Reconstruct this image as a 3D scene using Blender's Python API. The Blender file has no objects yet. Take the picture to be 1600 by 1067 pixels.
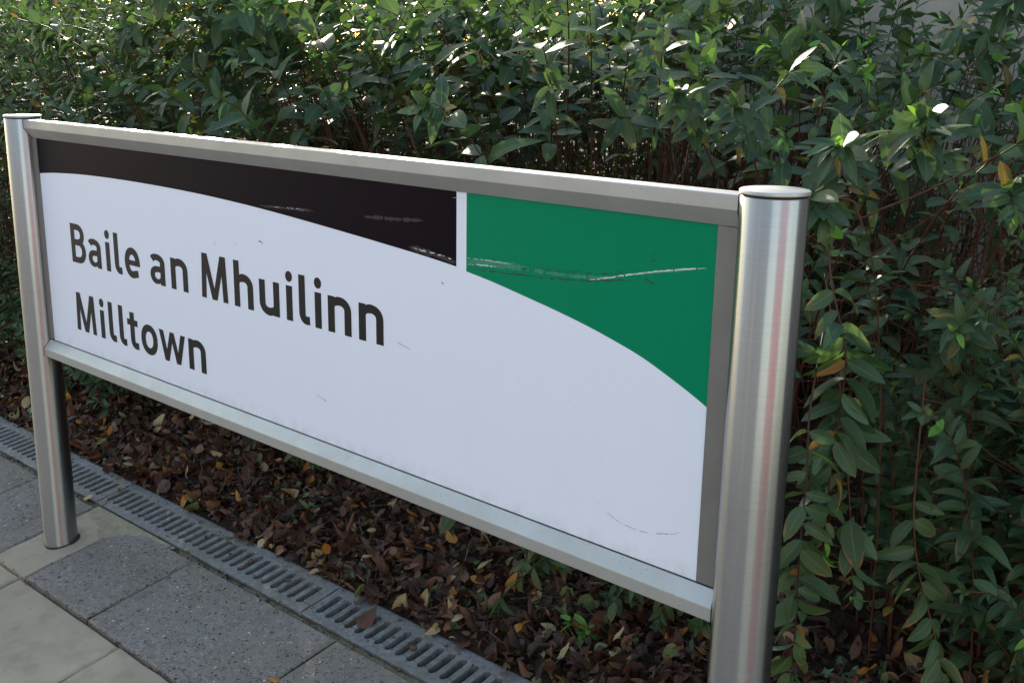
import bpy, bmesh, math, random
import numpy as np
from mathutils import Vector, Matrix

SC = bpy.context.scene
COL = SC.collection
R_ = math.radians

# ------------------------------------------------------------------ camera
CAM = np.array([2.8641, -1.289, 1.1965])
F_PX, YAW, PITCH, ROLL = 1715.58, -0.7320, -0.2509, 0.0165
_f = np.array([math.sin(YAW) * math.cos(PITCH), math.cos(YAW) * math.cos(PITCH), math.sin(PITCH)])
_r = np.array([math.cos(YAW), -math.sin(YAW), 0.0])
_u = np.cross(_r, _f)
CR = _r * math.cos(ROLL) + _u * math.sin(ROLL)
CU = -_r * math.sin(ROLL) + _u * math.cos(ROLL)
CF = _f
cd = bpy.data.cameras.new('camera')
cd.sensor_width = 36.0
cd.lens = F_PX * 36.0 / 1600.0
cd.clip_start = 0.05
cd.clip_end = 3000
cam = bpy.data.objects.new('camera', cd)
COL.objects.link(cam)
cam.matrix_world = Matrix(((CR[0], CU[0], -CF[0], CAM[0]), (CR[1], CU[1], -CF[1], CAM[1]),
                           (CR[2], CU[2], -CF[2], CAM[2]), (0, 0, 0, 1)))
SC.camera = cam

# ------------------------------------------------------------------ sky, sun, exposure
SUN_EL, SUN_AZ = R_(17.0), R_(-58.0)          # azimuth from +Y, clockwise towards +X
sd = Vector((math.sin(SUN_AZ) * math.cos(SUN_EL), math.cos(SUN_AZ) * math.cos(SUN_EL), math.sin(SUN_EL)))
W = bpy.data.worlds.new('World')
SC.world = W
W.use_nodes = True
nt = W.node_tree
nt.nodes.clear()
wo = nt.nodes.new('ShaderNodeOutputWorld')
bg = nt.nodes.new('ShaderNodeBackground')
sky = nt.nodes.new('ShaderNodeTexSky')
sky.sky_type = 'NISHITA'
sky.sun_disc = False
sky.sun_elevation = SUN_EL
sky.sun_rotation = SUN_AZ
sky.air_density = 1.5
sky.dust_density = 1.0
sky.ozone_density = 0.0
bg.inputs['Strength'].default_value = 0.15
nt.links.new(sky.outputs[0], bg.inputs[0])
nt.links.new(bg.outputs[0], wo.inputs[0])
sl = bpy.data.lights.new('sun', 'SUN')
sl.energy = 5.0
sl.angle = R_(0.5)
sl.color = (1.0, 0.91, 0.77)
sun = bpy.data.objects.new('sun', sl)
COL.objects.link(sun)
sun.location = (-8, 6, 6)
sun.rotation_euler = sd.to_track_quat('Z', 'Y').to_euler()
SC.view_settings.view_transform = 'Standard'
SC.view_settings.look = 'None'
SC.view_settings.gamma = 1.0
SC.view_settings.use_curve_mapping = False
SC.view_settings.exposure = 1.68

# ------------------------------------------------------------------ helpers
rng = np.random.default_rng(11)
random.seed(11)


def zg(x, y):
    """pavement surface: slopes up towards the planting bed"""
    y = np.maximum(np.asarray(y, float), -2.2)
    return -0.1409 + 0.1653 * y + 0.0038 * np.clip(x, -8, 8)


def zbed(x, y):
    """soil of the planting bed"""
    x = np.asarray(x, float)
    y = np.asarray(y, float)
    yy = np.where(y < 0.62, y, 0.62 + (y - 0.62) * 0.30)
    n = 0.010 * np.sin(x * 7.3 + y * 3.1) + 0.008 * np.sin(x * 13.7 - y * 11.0) + 0.006 * np.sin(y * 23.0 + x * 5.0)
    return -0.1409 + 0.1653 * yy + 0.0038 * np.clip(x, -8, 8) - 0.006 + n * np.clip((y - 0.30) * 6, 0, 1)


def prop(o, label=None, cat=None, group=None, kind=None):
    if label: o['label'] = label
    if cat: o['category'] = cat
    if group: o['group'] = group
    if kind: o['kind'] = kind
    return o


def link(name, me, mats=None, parent=None):
    if mats is not None:
        for m in (mats if isinstance(mats, (list, tuple)) else [mats]):
            me.materials.append(m)
    o = bpy.data.objects.new(name, me)
    COL.objects.link(o)
    if parent: o.parent = parent
    return o


def pyd(name, v, f, mats=None, parent=None, smooth=False):
    me = bpy.data.meshes.new(name)
    me.from_pydata([tuple(map(float, p)) for p in v], [], [tuple(map(int, q)) for q in f])
    me.update()
    if smooth: me.shade_smooth()
    return link(name, me, mats, parent)


def empty(name, loc=(0, 0, 0)):
    o = bpy.data.objects.new(name, None)
    o.location = loc
    o.empty_display_size = 0.1
    COL.objects.link(o)
    return o


def bm_obj(name, bm, mats=None, parent=None, smooth=False):
    bmesh.ops.recalc_face_normals(bm, faces=bm.faces[:])
    me = bpy.data.meshes.new(name)
    bm.to_mesh(me)
    bm.free()
    if smooth: me.shade_smooth()
    return link(name, me, mats, parent)


# ------------------------------------------------------------------ materials
class NB:
    def __init__(s, name):
        s.m = bpy.data.materials.new(name)
        s.m.use_nodes = True
        s.t = s.m.node_tree
        s.t.nodes.clear()
        s.out = s.n('ShaderNodeOutputMaterial')

    def n(s, typ, **kw):
        x = s.t.nodes.new(typ)
        for k, v in kw.items(): setattr(x, k, v)
        return x

    def put(s, sock, v):
        if v is None: return
        if isinstance(v, bpy.types.NodeSocket): s.t.links.new(v, sock)
        elif isinstance(v, (tuple, list)) and sock.type == 'RGBA' and len(v) == 3: sock.default_value = (*v, 1)
        else: sock.default_value = v

    def math(s, op, a, b=None, c=None, clamp=False):
        x = s.n('ShaderNodeMath', operation=op)
        x.use_clamp = clamp
        for i, v in enumerate((a, b, c)): s.put(x.inputs[i], v) if v is not None else None
        return x.outputs[0]

    def mix(s, fac, a, b, blend='MIX'):
        x = s.n('ShaderNodeMix', data_type='RGBA', blend_type=blend)
        s.put(x.inputs[0], fac); s.put(x.inputs[6], a); s.put(x.inputs[7], b)
        return x.outputs[2]

    def ramp(s, fac, pts, interp='LINEAR'):
        x = s.n('ShaderNodeValToRGB')
        x.color_ramp.interpolation = interp
        el = x.color_ramp.elements
        while len(el) < len(pts): el.new(0.5)
        for e, (p, c) in zip(el, pts):
            e.position = p
            e.color = (*c, 1) if len(c) == 3 else c
        s.put(x.inputs[0], fac)
        return x.outputs[0]

    def noise(s, vec, scale, detail=4, rough=0.55):
        x = s.n('ShaderNodeTexNoise')
        s.put(x.inputs['Vector'], vec)
        x.inputs['Scale'].default_value = scale
        x.inputs['Detail'].default_value = detail
        x.inputs['Roughness'].default_value = rough
        return x.outputs[0]

    def vor(s, vec, scale, feature='F1', out=0):
        x = s.n('ShaderNodeTexVoronoi', feature=feature)
        s.put(x.inputs['Vector'], vec)
        x.inputs['Scale'].default_value = scale
        return x.outputs[out]

    def obj(s): return s.n('ShaderNodeTexCoord').outputs['Object']
    def pos(s): return s.n('ShaderNodeNewGeometry').outputs['Position']

    def scale(s, vec, sc):
        x = s.n('ShaderNodeMapping')
        s.put(x.inputs['Vector'], vec)
        x.inputs['Scale'].default_value = sc
        return x.outputs[0]

    def bump(s, h, strength=0.3, dist=0.002, normal=None):
        x = s.n('ShaderNodeBump')
        x.inputs['Strength'].default_value = strength
        x.inputs['Distance'].default_value = dist
        s.put(x.inputs['Height'], h)
        if normal is not None: s.put(x.inputs['Normal'], normal)
        return x.outputs[0]

    def bsdf(s, color, rough=0.6, metal=0.0, normal=None, spec=0.5, aniso=None, tangent=None, anrot=0.0, coat=None):
        x = s.n('ShaderNodeBsdfPrincipled')
        s.put(x.inputs['Base Color'], color)
        s.put(x.inputs['Roughness'], rough)
        s.put(x.inputs['Metallic'], metal)
        s.put(x.inputs['Specular IOR Level'], spec)
        if normal is not None: s.put(x.inputs['Normal'], normal)
        if aniso is not None:
            s.put(x.inputs['Anisotropic'], aniso)
            s.put(x.inputs['Anisotropic Rotation'], anrot)
            s.put(x.inputs['Tangent'], tangent)
        if coat is not None: s.put(x.inputs['Coat Weight'], coat)
        return x.outputs[0]

    def done(s, sh):
        s.t.links.new(sh, s.out.inputs['Surface'])
        return s.m


def m_steel():
    b = NB('brushed_steel')
    p = b.pos()
    lines = b.noise(b.scale(p, (14, 14, 900)), 1.0, 3, 0.6)
    blot = b.noise(b.scale(p, (6, 6, 1.2)), 1.5, 3, 0.5)
    streak = b.noise(b.scale(p, (110, 110, 0.4)), 1.0, 2, 0.5)
    c = b.ramp(blot, [(0.25, (0.36, 0.363, 0.39)), (0.75, (0.47, 0.474, 0.50))])
    grain = b.noise(b.scale(p, (18, 18, 420)), 1.0, 4, 0.7)
    c = b.mix(b.math('MULTIPLY', grain, 0.45), c, (0.20, 0.20, 0.215))
    r = b.math('ADD', b.math('MULTIPLY', lines, 0.05), b.math('ADD', b.math('MULTIPLY', streak, 0.03), 0.26))
    tg = b.n('ShaderNodeTangent', direction_type='RADIAL', axis='Z').outputs[0]
    return b.done(b.bsdf(c, r, 1.0, None, aniso=0.97, tangent=tg, anrot=0.25))


def m_alu(name='satin_aluminium', base=(0.43, 0.43, 0.44), rough=0.42):
    b = NB(name)
    p = b.pos()
    g = b.noise(b.scale(p, (60, 900, 900)), 1.0, 3, 0.6)
    blot = b.noise(p, 9, 6, 0.65)
    spk = b.vor(p, 160)
    c = b.mix(b.ramp(blot, [(0.35, (0, 0, 0)), (0.75, (0.55, 0.55, 0.55))]), base, tuple(0.72 * k for k in base))
    gate = b.math('MULTIPLY', b.math('LESS_THAN', spk, 0.16), b.math('GREATER_THAN', b.noise(p, 30, 3), 0.57))
    c = b.mix(b.math('MULTIPLY', gate, 0.6), c, (0.13, 0.12, 0.10))
    r = b.math('ADD', b.math('MULTIPLY', blot, 0.25), rough - 0.1)
    return b.done(b.bsdf(c, r, 0.55, b.bump(g, 0.08, 0.0004)))


def m_plain(name, c, rough=0.5, spec=0.5, noise_amt=0.12, scale=8, coat=None):
    b = NB(name)
    n = b.noise(b.pos(), scale, 5, 0.6)
    col = b.mix(b.math('MULTIPLY', n, noise_amt), c, tuple(0.35 * k for k in c))
    r = b.math('ADD', b.math('MULTIPLY', n, 0.12), rough - 0.06)
    return b.done(b.bsdf(col, r, 0.0, None, spec, coat=coat))


def m_panel():
    b = NB('white_sign_film')
    p = b.pos()
    smear = b.noise(b.scale(p, (3, 3, 1.2)), 3, 5, 0.6)
    c = b.mix(b.math('MULTIPLY', smear, 0.10), (0.72, 0.755, 0.93), (0.55, 0.55, 0.60))
    fl = b.math('MULTIPLY', b.math('LESS_THAN', b.vor(p, 75), 0.07), b.math('GREATER_THAN', b.noise(p, 17, 2), 0.60))
    c = b.mix(b.math('MULTIPLY', fl, 0.5), c, (0.25, 0.23, 0.2))
    rain = b.noise(b.scale(p, (70, 70, 1.6)), 1.0, 4, 0.6)
    c = b.mix(b.math('MULTIPLY', b.ramp(rain, [(0.50, (0, 0, 0)), (0.75, (1, 1, 1))]), 0.03), c, (0.42, 0.42, 0.40))
    sz = b.n('ShaderNodeSeparateXYZ'); b.put(sz.inputs[0], p)
    low = b.math('SUBTRACT', 1.0, b.math('DIVIDE', b.math('SUBTRACT', sz.outputs[2], 0.455), 0.030), clamp=True)
    c = b.mix(b.math('MULTIPLY', b.math('MULTIPLY', low, b.ramp(b.noise(b.scale(p, (30, 30, 30)), 1.0, 5, 0.65), [(0.4, (0, 0, 0)), (0.7, (1, 1, 1))])), 0.35), c, (0.33, 0.32, 0.28))
    peel = b.noise(p, 330, 2, 0.5)
    return b.done(b.bsdf(c, 0.34, 0.0, b.bump(peel, 0.05, 0.0004), 0.45))


def m_film(name, c, spec=0.3):
    b = NB(name)
    p = b.pos()
    smear = b.noise(b.scale(p, (2, 2, 6)), 4, 5, 0.6)
    col = b.mix(b.math('MULTIPLY', smear, 0.18), c, tuple(min(1, k * 1.4 + 0.003) for k in c))
    peel = b.noise(p, 330, 2, 0.5)
    return b.done(b.bsdf(col, 0.36, 0.0, b.bump(peel, 0.05, 0.0004), spec))


def m_granite():
    b = NB('aggregate_paving')
    p0 = b.pos()
    wv = b.n('ShaderNodeTexNoise'); b.put(wv.inputs['Vector'], p0); wv.inputs['Scale'].default_value = 150
    va = b.n('ShaderNodeVectorMath', operation='MULTIPLY_ADD'); b.put(va.inputs[0], wv.outputs[1]); va.inputs[1].default_value = (0.008, 0.008, 0.008); b.put(va.inputs[2], p0)
    p = va.outputs[0]
    big = b.noise(p, 5, 5, 0.6)
    mid = b.noise(p, 60, 4, 0.7)
    v1 = b.vor(p, 190, out=1)          # per cell colour
    v1r = b.n('ShaderNodeSeparateColor')
    b.put(v1r.inputs[0], v1)
    d1 = b.vor(p, 190)
    v2 = b.vor(p, 95, out=1)
    v2r = b.n('ShaderNodeSeparateColor')
    b.put(v2r.inputs[0], v2)
    d2 = b.vor(p, 95)
    c = b.ramp(mid, [(0.25, (0.118, 0.106, 0.108)), (0.55, (0.182, 0.164, 0.165)), (0.8, (0.235, 0.212, 0.208))])
    c = b.mix(b.math('MULTIPLY', b.ramp(big, [(0.42, (0, 0, 0)), (0.64, (1, 1, 1))]), 0.55), c, (0.16, 0.140, 0.112))
    c = b.mix(b.math('MULTIPLY', b.ramp(b.noise(p0, 9, 6, 0.7), [(0.50, (0, 0, 0)), (0.68, (1, 1, 1))]), 0.45), c, (0.085, 0.078, 0.072))
    dark = b.math('MULTIPLY', b.math('LESS_THAN', v1r.outputs[0], 0.15), b.math('LESS_THAN', d1, 0.52))
    c = b.mix(b.math('MULTIPLY', dark, 0.75), c, (0.035, 0.035, 0.045))
    dark2 = b.math('MULTIPLY', b.math('LESS_THAN', v2r.outputs[1], 0.06), b.math('LESS_THAN', d2, 0.40))
    c = b.mix(b.math('MULTIPLY', dark2, 0.85), c, (0.03, 0.03, 0.04))
    lite = b.math('MULTIPLY', b.math('GREATER_THAN', v1r.outputs[1], 0.86), b.math('LESS_THAN', d1, 0.42))
    c = b.mix(b.math('MULTIPLY', lite, 0.42), c, (0.40, 0.39, 0.41))
    lite2 = b.math('MULTIPLY', b.math('GREATER_THAN', v2r.outputs[0], 0.972), b.math('LESS_THAN', d2, 0.30))
    c = b.mix(b.math('MULTIPLY', lite2, 0.6), c, (0.55, 0.55, 0.55))
    h = b.math('SUBTRACT', mid, b.math('MULTIPLY', dark, 0.5))
    return b.done(b.bsdf(c, 0.75, 0.0, b.bump(h, 0.5, 0.002), 0.15))


def m_flag():
    b = NB('beige_concrete_flag')
    p = b.pos()
    big = b.noise(p, 4, 6, 0.6)
    fine = b.noise(p, 420, 3, 0.6)
    sp = b.vor(p, 60)
    c = b.ramp(big, [(0.3, (0.250, 0.212, 0.170)), (0.7, (0.365, 0.306, 0.242))])
    c = b.mix(b.math('MULTIPLY', b.math('SUBTRACT', fine, 0.35), 0.5), c, (0.17, 0.165, 0.15))
    pit = b.math('MULTIPLY', b.math('LESS_THAN', sp, 0.10), b.math('GREATER_THAN', b.noise(p, 21, 2), 0.58))
    c = b.mix(b.math('MULTIPLY', pit, 0.5), c, (0.10, 0.09, 0.08))
    st = b.noise(b.scale(p, (1, 1, 1)), 11, 5, 0.65)
    c = b.mix(b.math('MULTIPLY', b.ramp(st, [(0.48, (0, 0, 0)), (0.70, (1, 1, 1))]), 0.5), c, (0.15, 0.135, 0.11))
    return b.done(b.bsdf(c, 0.82, 0.0, b.bump(fine, 0.35, 0.001), 0.3))


def m_earth(name, c1, c2, scale=40, bumpd=0.01):
    b = NB(name)
    p = b.pos()
    n = b.noise(p, scale, 8, 0.7)
    v = b.vor(p, scale * 2.2)
    c = b.ramp(n, [(0.3, c1), (0.7, c2)])
    h = b.math('ADD', n, b.math('MULTIPLY', v, 0.6))
    return b.done(b.bsdf(c, 0.95, 0.0, b.bump(h, 0.8, bumpd), 0.2))


def m_galv():
    b = NB('galvanised_steel')
    p = b.pos()
    sp = b.vor(p, 110, out=1)
    s = b.n('ShaderNodeSeparateColor'); b.put(s.inputs[0], sp)
    n = b.noise(p, 14, 6, 0.7)
    c = b.mix(s.outputs[0], (0.125, 0.130, 0.145), (0.20, 0.208, 0.226))
    c = b.mix(b.math('MULTIPLY', b.ramp(n, [(0.45, (0, 0, 0)), (0.72, (1, 1, 1))]), 0.7), c, (0.12, 0.115, 0.10))
    return b.done(b.bsdf(c, 0.58, 0.45, b.bump(n, 0.2, 0.001), 0.5))


def m_wall():
    b = NB('stained_concrete_wall')
    p = b.pos()
    big = b.noise(b.scale(p, (1.2, 1.2, 0.5)), 2.5, 6, 0.65)
    f = b.noise(p, 60, 5, 0.7)
    c = b.ramp(big, [(0.25, (0.20, 0.175, 0.145)), (0.5, (0.34, 0.315, 0.29)), (0.8, (0.46, 0.43, 0.40))])
    c = b.mix(b.math('MULTIPLY', f, 0.3), c, (0.16, 0.15, 0.14))
    return b.done(b.bsdf(c, 0.9, 0.0, b.bump(f, 0.5, 0.006), 0.2))


def m_leaf(name, stops, tip=None, tipamt=0.0, vein=(0.10, 0.17, 0.08), trans=(0.13, 0.22, 0.03), tfac=0.28, rough=0.56, dry=False):
    b = NB(name)
    g = b.n('ShaderNodeNewGeometry')
    oi = b.n('ShaderNodeObjectInfo')
    rnd = b.math('FRACT', b.math('ADD', g.outputs['Random Per Island'], b.math('MULTIPLY', oi.outputs['Random'], 7.31)))
    uv = b.n('ShaderNodeUVMap', uv_map='leafuv').outputs[0]
    sx = b.n('ShaderNodeSeparateXYZ'); b.put(sx.inputs[0], uv)
    u, v = sx.outputs[0], sx.outputs[1]
    c = b.ramp(rnd, stops)
    mott = b.noise(g.outputs['Position'], 90, 4, 0.6)
    c = b.mix(b.math('MULTIPLY', mott, 0.35), c, tuple(0.45 * k for k in stops[0][1]))
    au = b.math('ABSOLUTE', b.math('SUBTRACT', u, 0.5))
    if tip is not None:
        rim = b.math('ADD', b.math('MULTIPLY', b.math('SUBTRACT', v, 0.62), 2.3), b.math('MULTIPLY', b.math('SUBTRACT', au, 0.40), 3.0))
        rim = b.math('ADD', rim, b.math('MULTIPLY', b.math('SUBTRACT', mott, 0.5), 1.2))
        gate = b.math('MULTIPLY', b.math('MULTIPLY', rim, 1.4, clamp=True), tipamt, clamp=True)
        c = b.mix(gate, c, tip)
    # midrib and side veins
    mid = b.math('LESS_THAN', au, 0.035)
    c = b.mix(b.math('MULTIPLY', mid, 0.55), c, vein)
    sv = b.math('FRACT', b.math('ADD', b.math('MULTIPLY', v, 8.0), b.math('MULTIPLY', au, -7.0)))
    svl = b.math('LESS_THAN', b.math('ABSOLUTE', b.math('SUBTRACT', sv, 0.5)), 0.06)
    c = b.mix(b.math('MULTIPLY', svl, 0.18), c, vein)
    # pale underside
    back = g.outputs['Backfacing']
    c = b.mix(b.math('MULTIPLY', back, 0.25 if not dry else 0.0), c, tuple(min(1, 1.7 * k + 0.03) for k in stops[-1][1]))
    h = b.math('ADD', b.math('MULTIPLY', svl, -0.5), b.math('MULTIPLY', mid, -1.0))
    r = b.math('ADD', b.math('MULTIPLY', mott, 0.16), rough - 0.08)
    pb = b.bsdf(c, r, 0.0, b.bump(h, 0.25, 0.0008), 0.48)
    tr = b.n('ShaderNodeBsdfTranslucent')
    b.put(tr.inputs[0], b.mix(0.5, c, trans, 'MIX'))
    ms = b.n('ShaderNodeMixShader')
    b.put(ms.inputs[0], tfac); b.put(ms.inputs[1], pb); b.put(ms.inputs[2], tr.outputs[0])
    return b.done(ms.outputs[0])


def m_bark(name, c1, c2):
    b = NB(name)
    g = b.n('ShaderNodeNewGeometry')
    n = b.noise(g.outputs['Position'], 120, 4, 0.6)
    c = b.mix(g.outputs['Random Per Island'], c1, c2)
    c = b.mix(b.math('MULTIPLY', n, 0.5), c, tuple(0.3 * k for k in c1))
    return b.done(b.bsdf(c, 0.6, 0.0, None, 0.2))


M_STEEL = m_steel()
M_ALU = m_alu()
M_CHAN = m_alu('grey_channel_aluminium', (0.21, 0.205, 0.205), 0.55)
M_GASKET = m_plain('black_gasket', (0.012, 0.012, 0.013), 0.7)
M_PANEL = m_panel()
M_PURPLE = m_film('aubergine_film', (0.006, 0.002, 0.007), 0.06)
M_GREEN = m_film('green_film', (0.000, 0.190, 0.094), 0.07)
M_INK = m_film('black_lettering_film', (0.009, 0.008, 0.011), 0.25)
M_SCRATCH = m_plain('abraded_film', (0.55, 0.60, 0.60), 0.7)
M_SCUFF = m_plain('dark_scuff', (0.02, 0.03, 0.03), 0.7)
M_GRAN = m_granite()
M_FLAG = m_flag()
M_MORTAR = m_earth('sandy_joint_mortar', (0.07, 0.06, 0.045), (0.20, 0.175, 0.13), 60, 0.004)
M_SAND = m_earth('sandy_dirt', (0.19, 0.168, 0.128), (0.30, 0.268, 0.205), 55, 0.002)
M_SOIL = m_earth('dark_bed_soil', (0.012, 0.008, 0.006), (0.045, 0.028, 0.020), 45, 0.012)
M_ASPH = m_earth('grey_platform_paving', (0.16, 0.16, 0.165), (0.26, 0.26, 0.26), 20, 0.002)
M_LAWN = m_earth('rough_lawn', (0.015, 0.025, 0.010), (0.035, 0.055, 0.018), 14, 0.02)
M_GALV = m_galv()
M_DRAIN = m_earth('drain_concrete', (0.02, 0.02, 0.018), (0.06, 0.058, 0.05), 50, 0.003)
M_WALL = m_wall()
M_STEM = m_bark('reddish_stem', (0.105, 0.035, 0.021), (0.046, 0.023, 0.015))
M_TWIG = m_bark('dry_twig', (0.10, 0.07, 0.05), (0.20, 0.15, 0.11))

LEAF_M = [
    m_leaf('deep_green_leaf', [(0.0, (0.012, 0.042, 0.022)), (0.5, (0.019, 0.060, 0.031)), (1.0, (0.032, 0.080, 0.041))]),
    m_leaf('mid_green_leaf', [(0.0, (0.022, 0.058, 0.020)), (0.5, (0.033, 0.076, 0.026)), (1.0, (0.050, 0.094, 0.032))]),
    m_leaf('young_lime_leaf', [(0.0, (0.09, 0.26, 0.030)), (1.0, (0.16, 0.36, 0.050))], trans=(0.25, 0.45, 0.03), tfac=0.35),
    m_leaf('autumn_yellow_leaf', [(0.0, (0.16, 0.16, 0.022)), (0.35, (0.22, 0.13, 0.02)), (0.6, (0.08, 0.12, 0.022)), (1.0, (0.12, 0.060, 0.025))],
           tip=(0.30, 0.07, 0.015), tipamt=0.9, vein=(0.35, 0.28, 0.08), trans=(0.35, 0.2, 0.02), tfac=0.2),
    m_leaf('rust_tipped_leaf', [(0.0, (0.028, 0.066, 0.024)), (1.0, (0.052, 0.090, 0.032))],
           tip=(0.26, 0.085, 0.035), tipamt=1.0),
]
DRY_M = {
    'dark': m_leaf('dark_dead_leaf', [(0.0, (0.013, 0.005, 0.004)), (0.4, (0.034, 0.011, 0.007)), (0.8, (0.068, 0.023, 0.014)), (1.0, (0.12, 0.048, 0.030))],
                   vein=(0.12, 0.07, 0.045), trans=(0.12, 0.04, 0.01), tfac=0.1, rough=0.6, dry=True),
    'brown': m_leaf('brown_dead_leaf', [(0.0, (0.09, 0.030, 0.014)), (0.5, (0.14, 0.055, 0.026)), (1.0, (0.15, 0.080, 0.048))],
                    vein=(0.24, 0.15, 0.09), trans=(0.25, 0.08, 0.02), tfac=0.12, rough=0.6, dry=True),
    'orange': m_leaf('orange_dead_leaf', [(0.0, (0.34, 0.12, 0.015)), (1.0, (0.40, 0.19, 0.03))],
                     tip=(0.18, 0.06, 0.02), tipamt=0.8, vein=(0.42, 0.26, 0.08), trans=(0.5, 0.2, 0.02), tfac=0.15, rough=0.5, dry=True),
    'cream': m_leaf('cream_dead_leaf', [(0.0, (0.26, 0.19, 0.10)), (1.0, (0.40, 0.32, 0.19))],
                    vein=(0.5, 0.42, 0.28), trans=(0.5, 0.4, 0.2), tfac=0.15, rough=0.6, dry=True),
    'green': m_leaf('fallen_green_leaf', [(0.0, (0.06, 0.12, 0.05)), (1.0, (0.14, 0.17, 0.06))],
                    tip=(0.20, 0.13, 0.05), tipamt=0.9, vein=(0.16, 0.2, 0.09), tfac=0.12, rough=0.5, dry=True),
}

# ================================================================== LARGE STRUCTURE
# ground sheet that reaches the horizon
xs = np.array([-900, -60, -12, -8, 0, 8, 12, 60, 900.0])
ys = np.array([-900, -60, -12, -2.2, -1.62])
gv, gf = [], []
for y in ys:
    for x in xs:
        gv.append((x, y, float(zg(x, y)) - 0.004 - (0.03 if y > -1.7 else 0)))
nx = len(xs)
for j in range(len(ys) - 1):
    for i in range(nx - 1):
        a = j * nx + i
        gf.append((a, a + 1, a + nx + 1, a + nx))
prop(pyd('ground', gv, gf, M_ASPH), kind='structure')
# far ground behind and around the bed
fv, ff = [], []
ys2 = np.array([-1.6, 0.3, 4.1, 60, 900.0])
for y, z in zip(ys2, (-0.75, -0.35, 0.22, 0.30, 0.30)):
    for x in xs: fv.append((x, y, z))
for j in range(len(ys2) - 1):
    for i in range(nx - 1):
        a = j * nx + i
        ff.append((a, a + 1, a + nx + 1, a + nx))
prop(pyd('terrain', fv, ff, M_LAWN), kind='structure')

# planting bed
bx_ = np.concatenate([[-60, -40, -25, -15], np.linspace(-9, 6, 151)])
by_ = np.concatenate([np.linspace(0.2995, 1.4, 34), np.linspace(1.5, 4.2, 16)])
bv = [(x, y, float(zbed(x, y))) for y in by_ for x in bx_]
nb = len(bx_)
bf = [(j * nb + i, j * nb + i + 1, (j + 1) * nb + i + 1, (j + 1) * nb + i) for j in range(len(by_) - 1) for i in range(nb - 1)]
prop(pyd('bed_soil', bv, bf, M_SOIL, smooth=True), kind='structure')

# pavement: bedding mortar with every flag a part
px = np.concatenate([[-60, -40, -20], np.linspace(-9, 6, 31)])
py = np.array([-1.65, -0.8, -0.165, 0.0, 0.1680])
pv = [(x, y, float(zg(x, y)) - 0.022) for y in py for x in px]
pn = len(px)
pf = [(j * pn + i, j * pn + i + 1, (j + 1) * pn + i + 1, (j + 1) * pn + i) for j in range(len(py) - 1) for i in range(pn - 1)]
pave = prop(pyd('pavement', pv, pf, M_MORTAR), kind='structure')


def flag(x0, x1, y0, y1, mat, dz=0.0, seed=0, ch=0.004, name='paver'):
    """one paving flag with worn, slightly wavy arrises"""
    rr = random.Random(seed)
    n, m = 10, 6
    out = []
    for k in range(n): out.append((x0 + (x1 - x0) * k / n, y0))
    for k in range(m): out.append((x1, y0 + (y1 - y0) * k / m))
    for k in range(n): out.append((x1 - (x1 - x0) * k / n, y1))
    for k in range(m): out.append((x0, y1 - (y1 - y0) * k / m))
    t = [rr.uniform(-0.0012, 0.0012) for _ in range(2)]
    cx, cy = (x0 + x1) / 2, (y0 + y1) / 2
    top, edge, bot = [], [], []
    for (x, y) in out:
        w = rr.uniform(0.0, 0.0016)
        sx, sy = (1 if x < cx else -1), (1 if y < cy else -1)
        ex = x + (sx * w if abs(x - x0) < 1e-6 or abs(x - x1) < 1e-6 else 0)
        ey = y + (sy * w if abs(y - y0) < 1e-6 or abs(y - y1) < 1e-6 else 0)
        z = float(zg(x, y)) + dz + t[0] * (x - cx) / (x1 - x0) * 2 + t[1] * (y - cy) / (y1 - y0) * 2
        c = ch * rr.uniform(0.7, 1.4)
        ix = ex + (sx * c if abs(x - x0) < 1e-6 or abs(x - x1) < 1e-6 else 0)
        iy = ey + (sy * c if abs(y - y0) < 1e-6 or abs(y - y1) < 1e-6 else 0)
        top.append((ix, iy, z)); edge.append((ex, ey, z - c * 0.9)); bot.append((ex, ey, z - 0.05))
    N = len(out)
    v = top + edge + bot
    f = [tuple(range(N))]
    for k in range(N):
        k2 = (k + 1) % N
        f.append((k2, k, N + k, N + k2))
        f.append((N + k2, N + k, 2 * N + k, 2 * N + k2))
    return pyd(name, v, f, mat, pave)


sid = 1
for x0, x1 in [(-2.25, -1.654), (-1.65, -1.054), (-1.05, -0.455), (-0.451, -0.094), (0.0985, 0.4325), (0.4365, 1.033),
               (1.037, 1.633), (1.637, 2.068), (2.252, 2.83), (2.834, 3.43)]:
    flag(x0, x1, -0.1505, 0.1545, M_GRAN, 0.0, sid, 0.0055); sid += 1
for x0, x1 in [(-0.0905, 0.0955), (2.072, 2.248)]:
    flag(x0, x1, -0.1540, 0.1585, M_FLAG, -0.001, sid, 0.003); sid += 1
for x0, x1 in [(-1.73, -1.134), (-1.13, -0.534), (-0.53, 0.0690), (0.0735, 0.598), (0.6025, 1.198), (1.202, 1.798), (1.802, 2.398), (2.402, 3.0), (3.004, 3.6)]:
    for r in range(3):
        o = 0.3 if r % 2 else 0.0
        flag(x0 + o, x1 + o, -0.450 - 0.303 * r, -0.1535 - 0.303 * r, M_FLAG, -0.012, sid, 0.005); sid += 1
prop(pave, 'pavement of blue grey aggregate flags and beige concrete flags')

v, f = [], []
q = random.Random(17)
mx = np.linspace(-4, 3.4, 240)
for x in mx:
    for y, dz in ((0.1535, -0.010), (0.1600, -0.006), (0.1690, -0.008)):
        v.append((x, y + (q.uniform(-.0008, .0008) if dz == -.006 else 0), float(zg(x, y)) + dz + q.uniform(-.002, .0025)))
for i in range(len(mx) - 1):
    for j in range(2): f.append((3 * i + j, 3 * i + 3 + j, 3 * i + 4 + j, 3 * i + 1 + j))
pyd('joint_mortar', v, f, M_MORTAR, pave)

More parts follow.
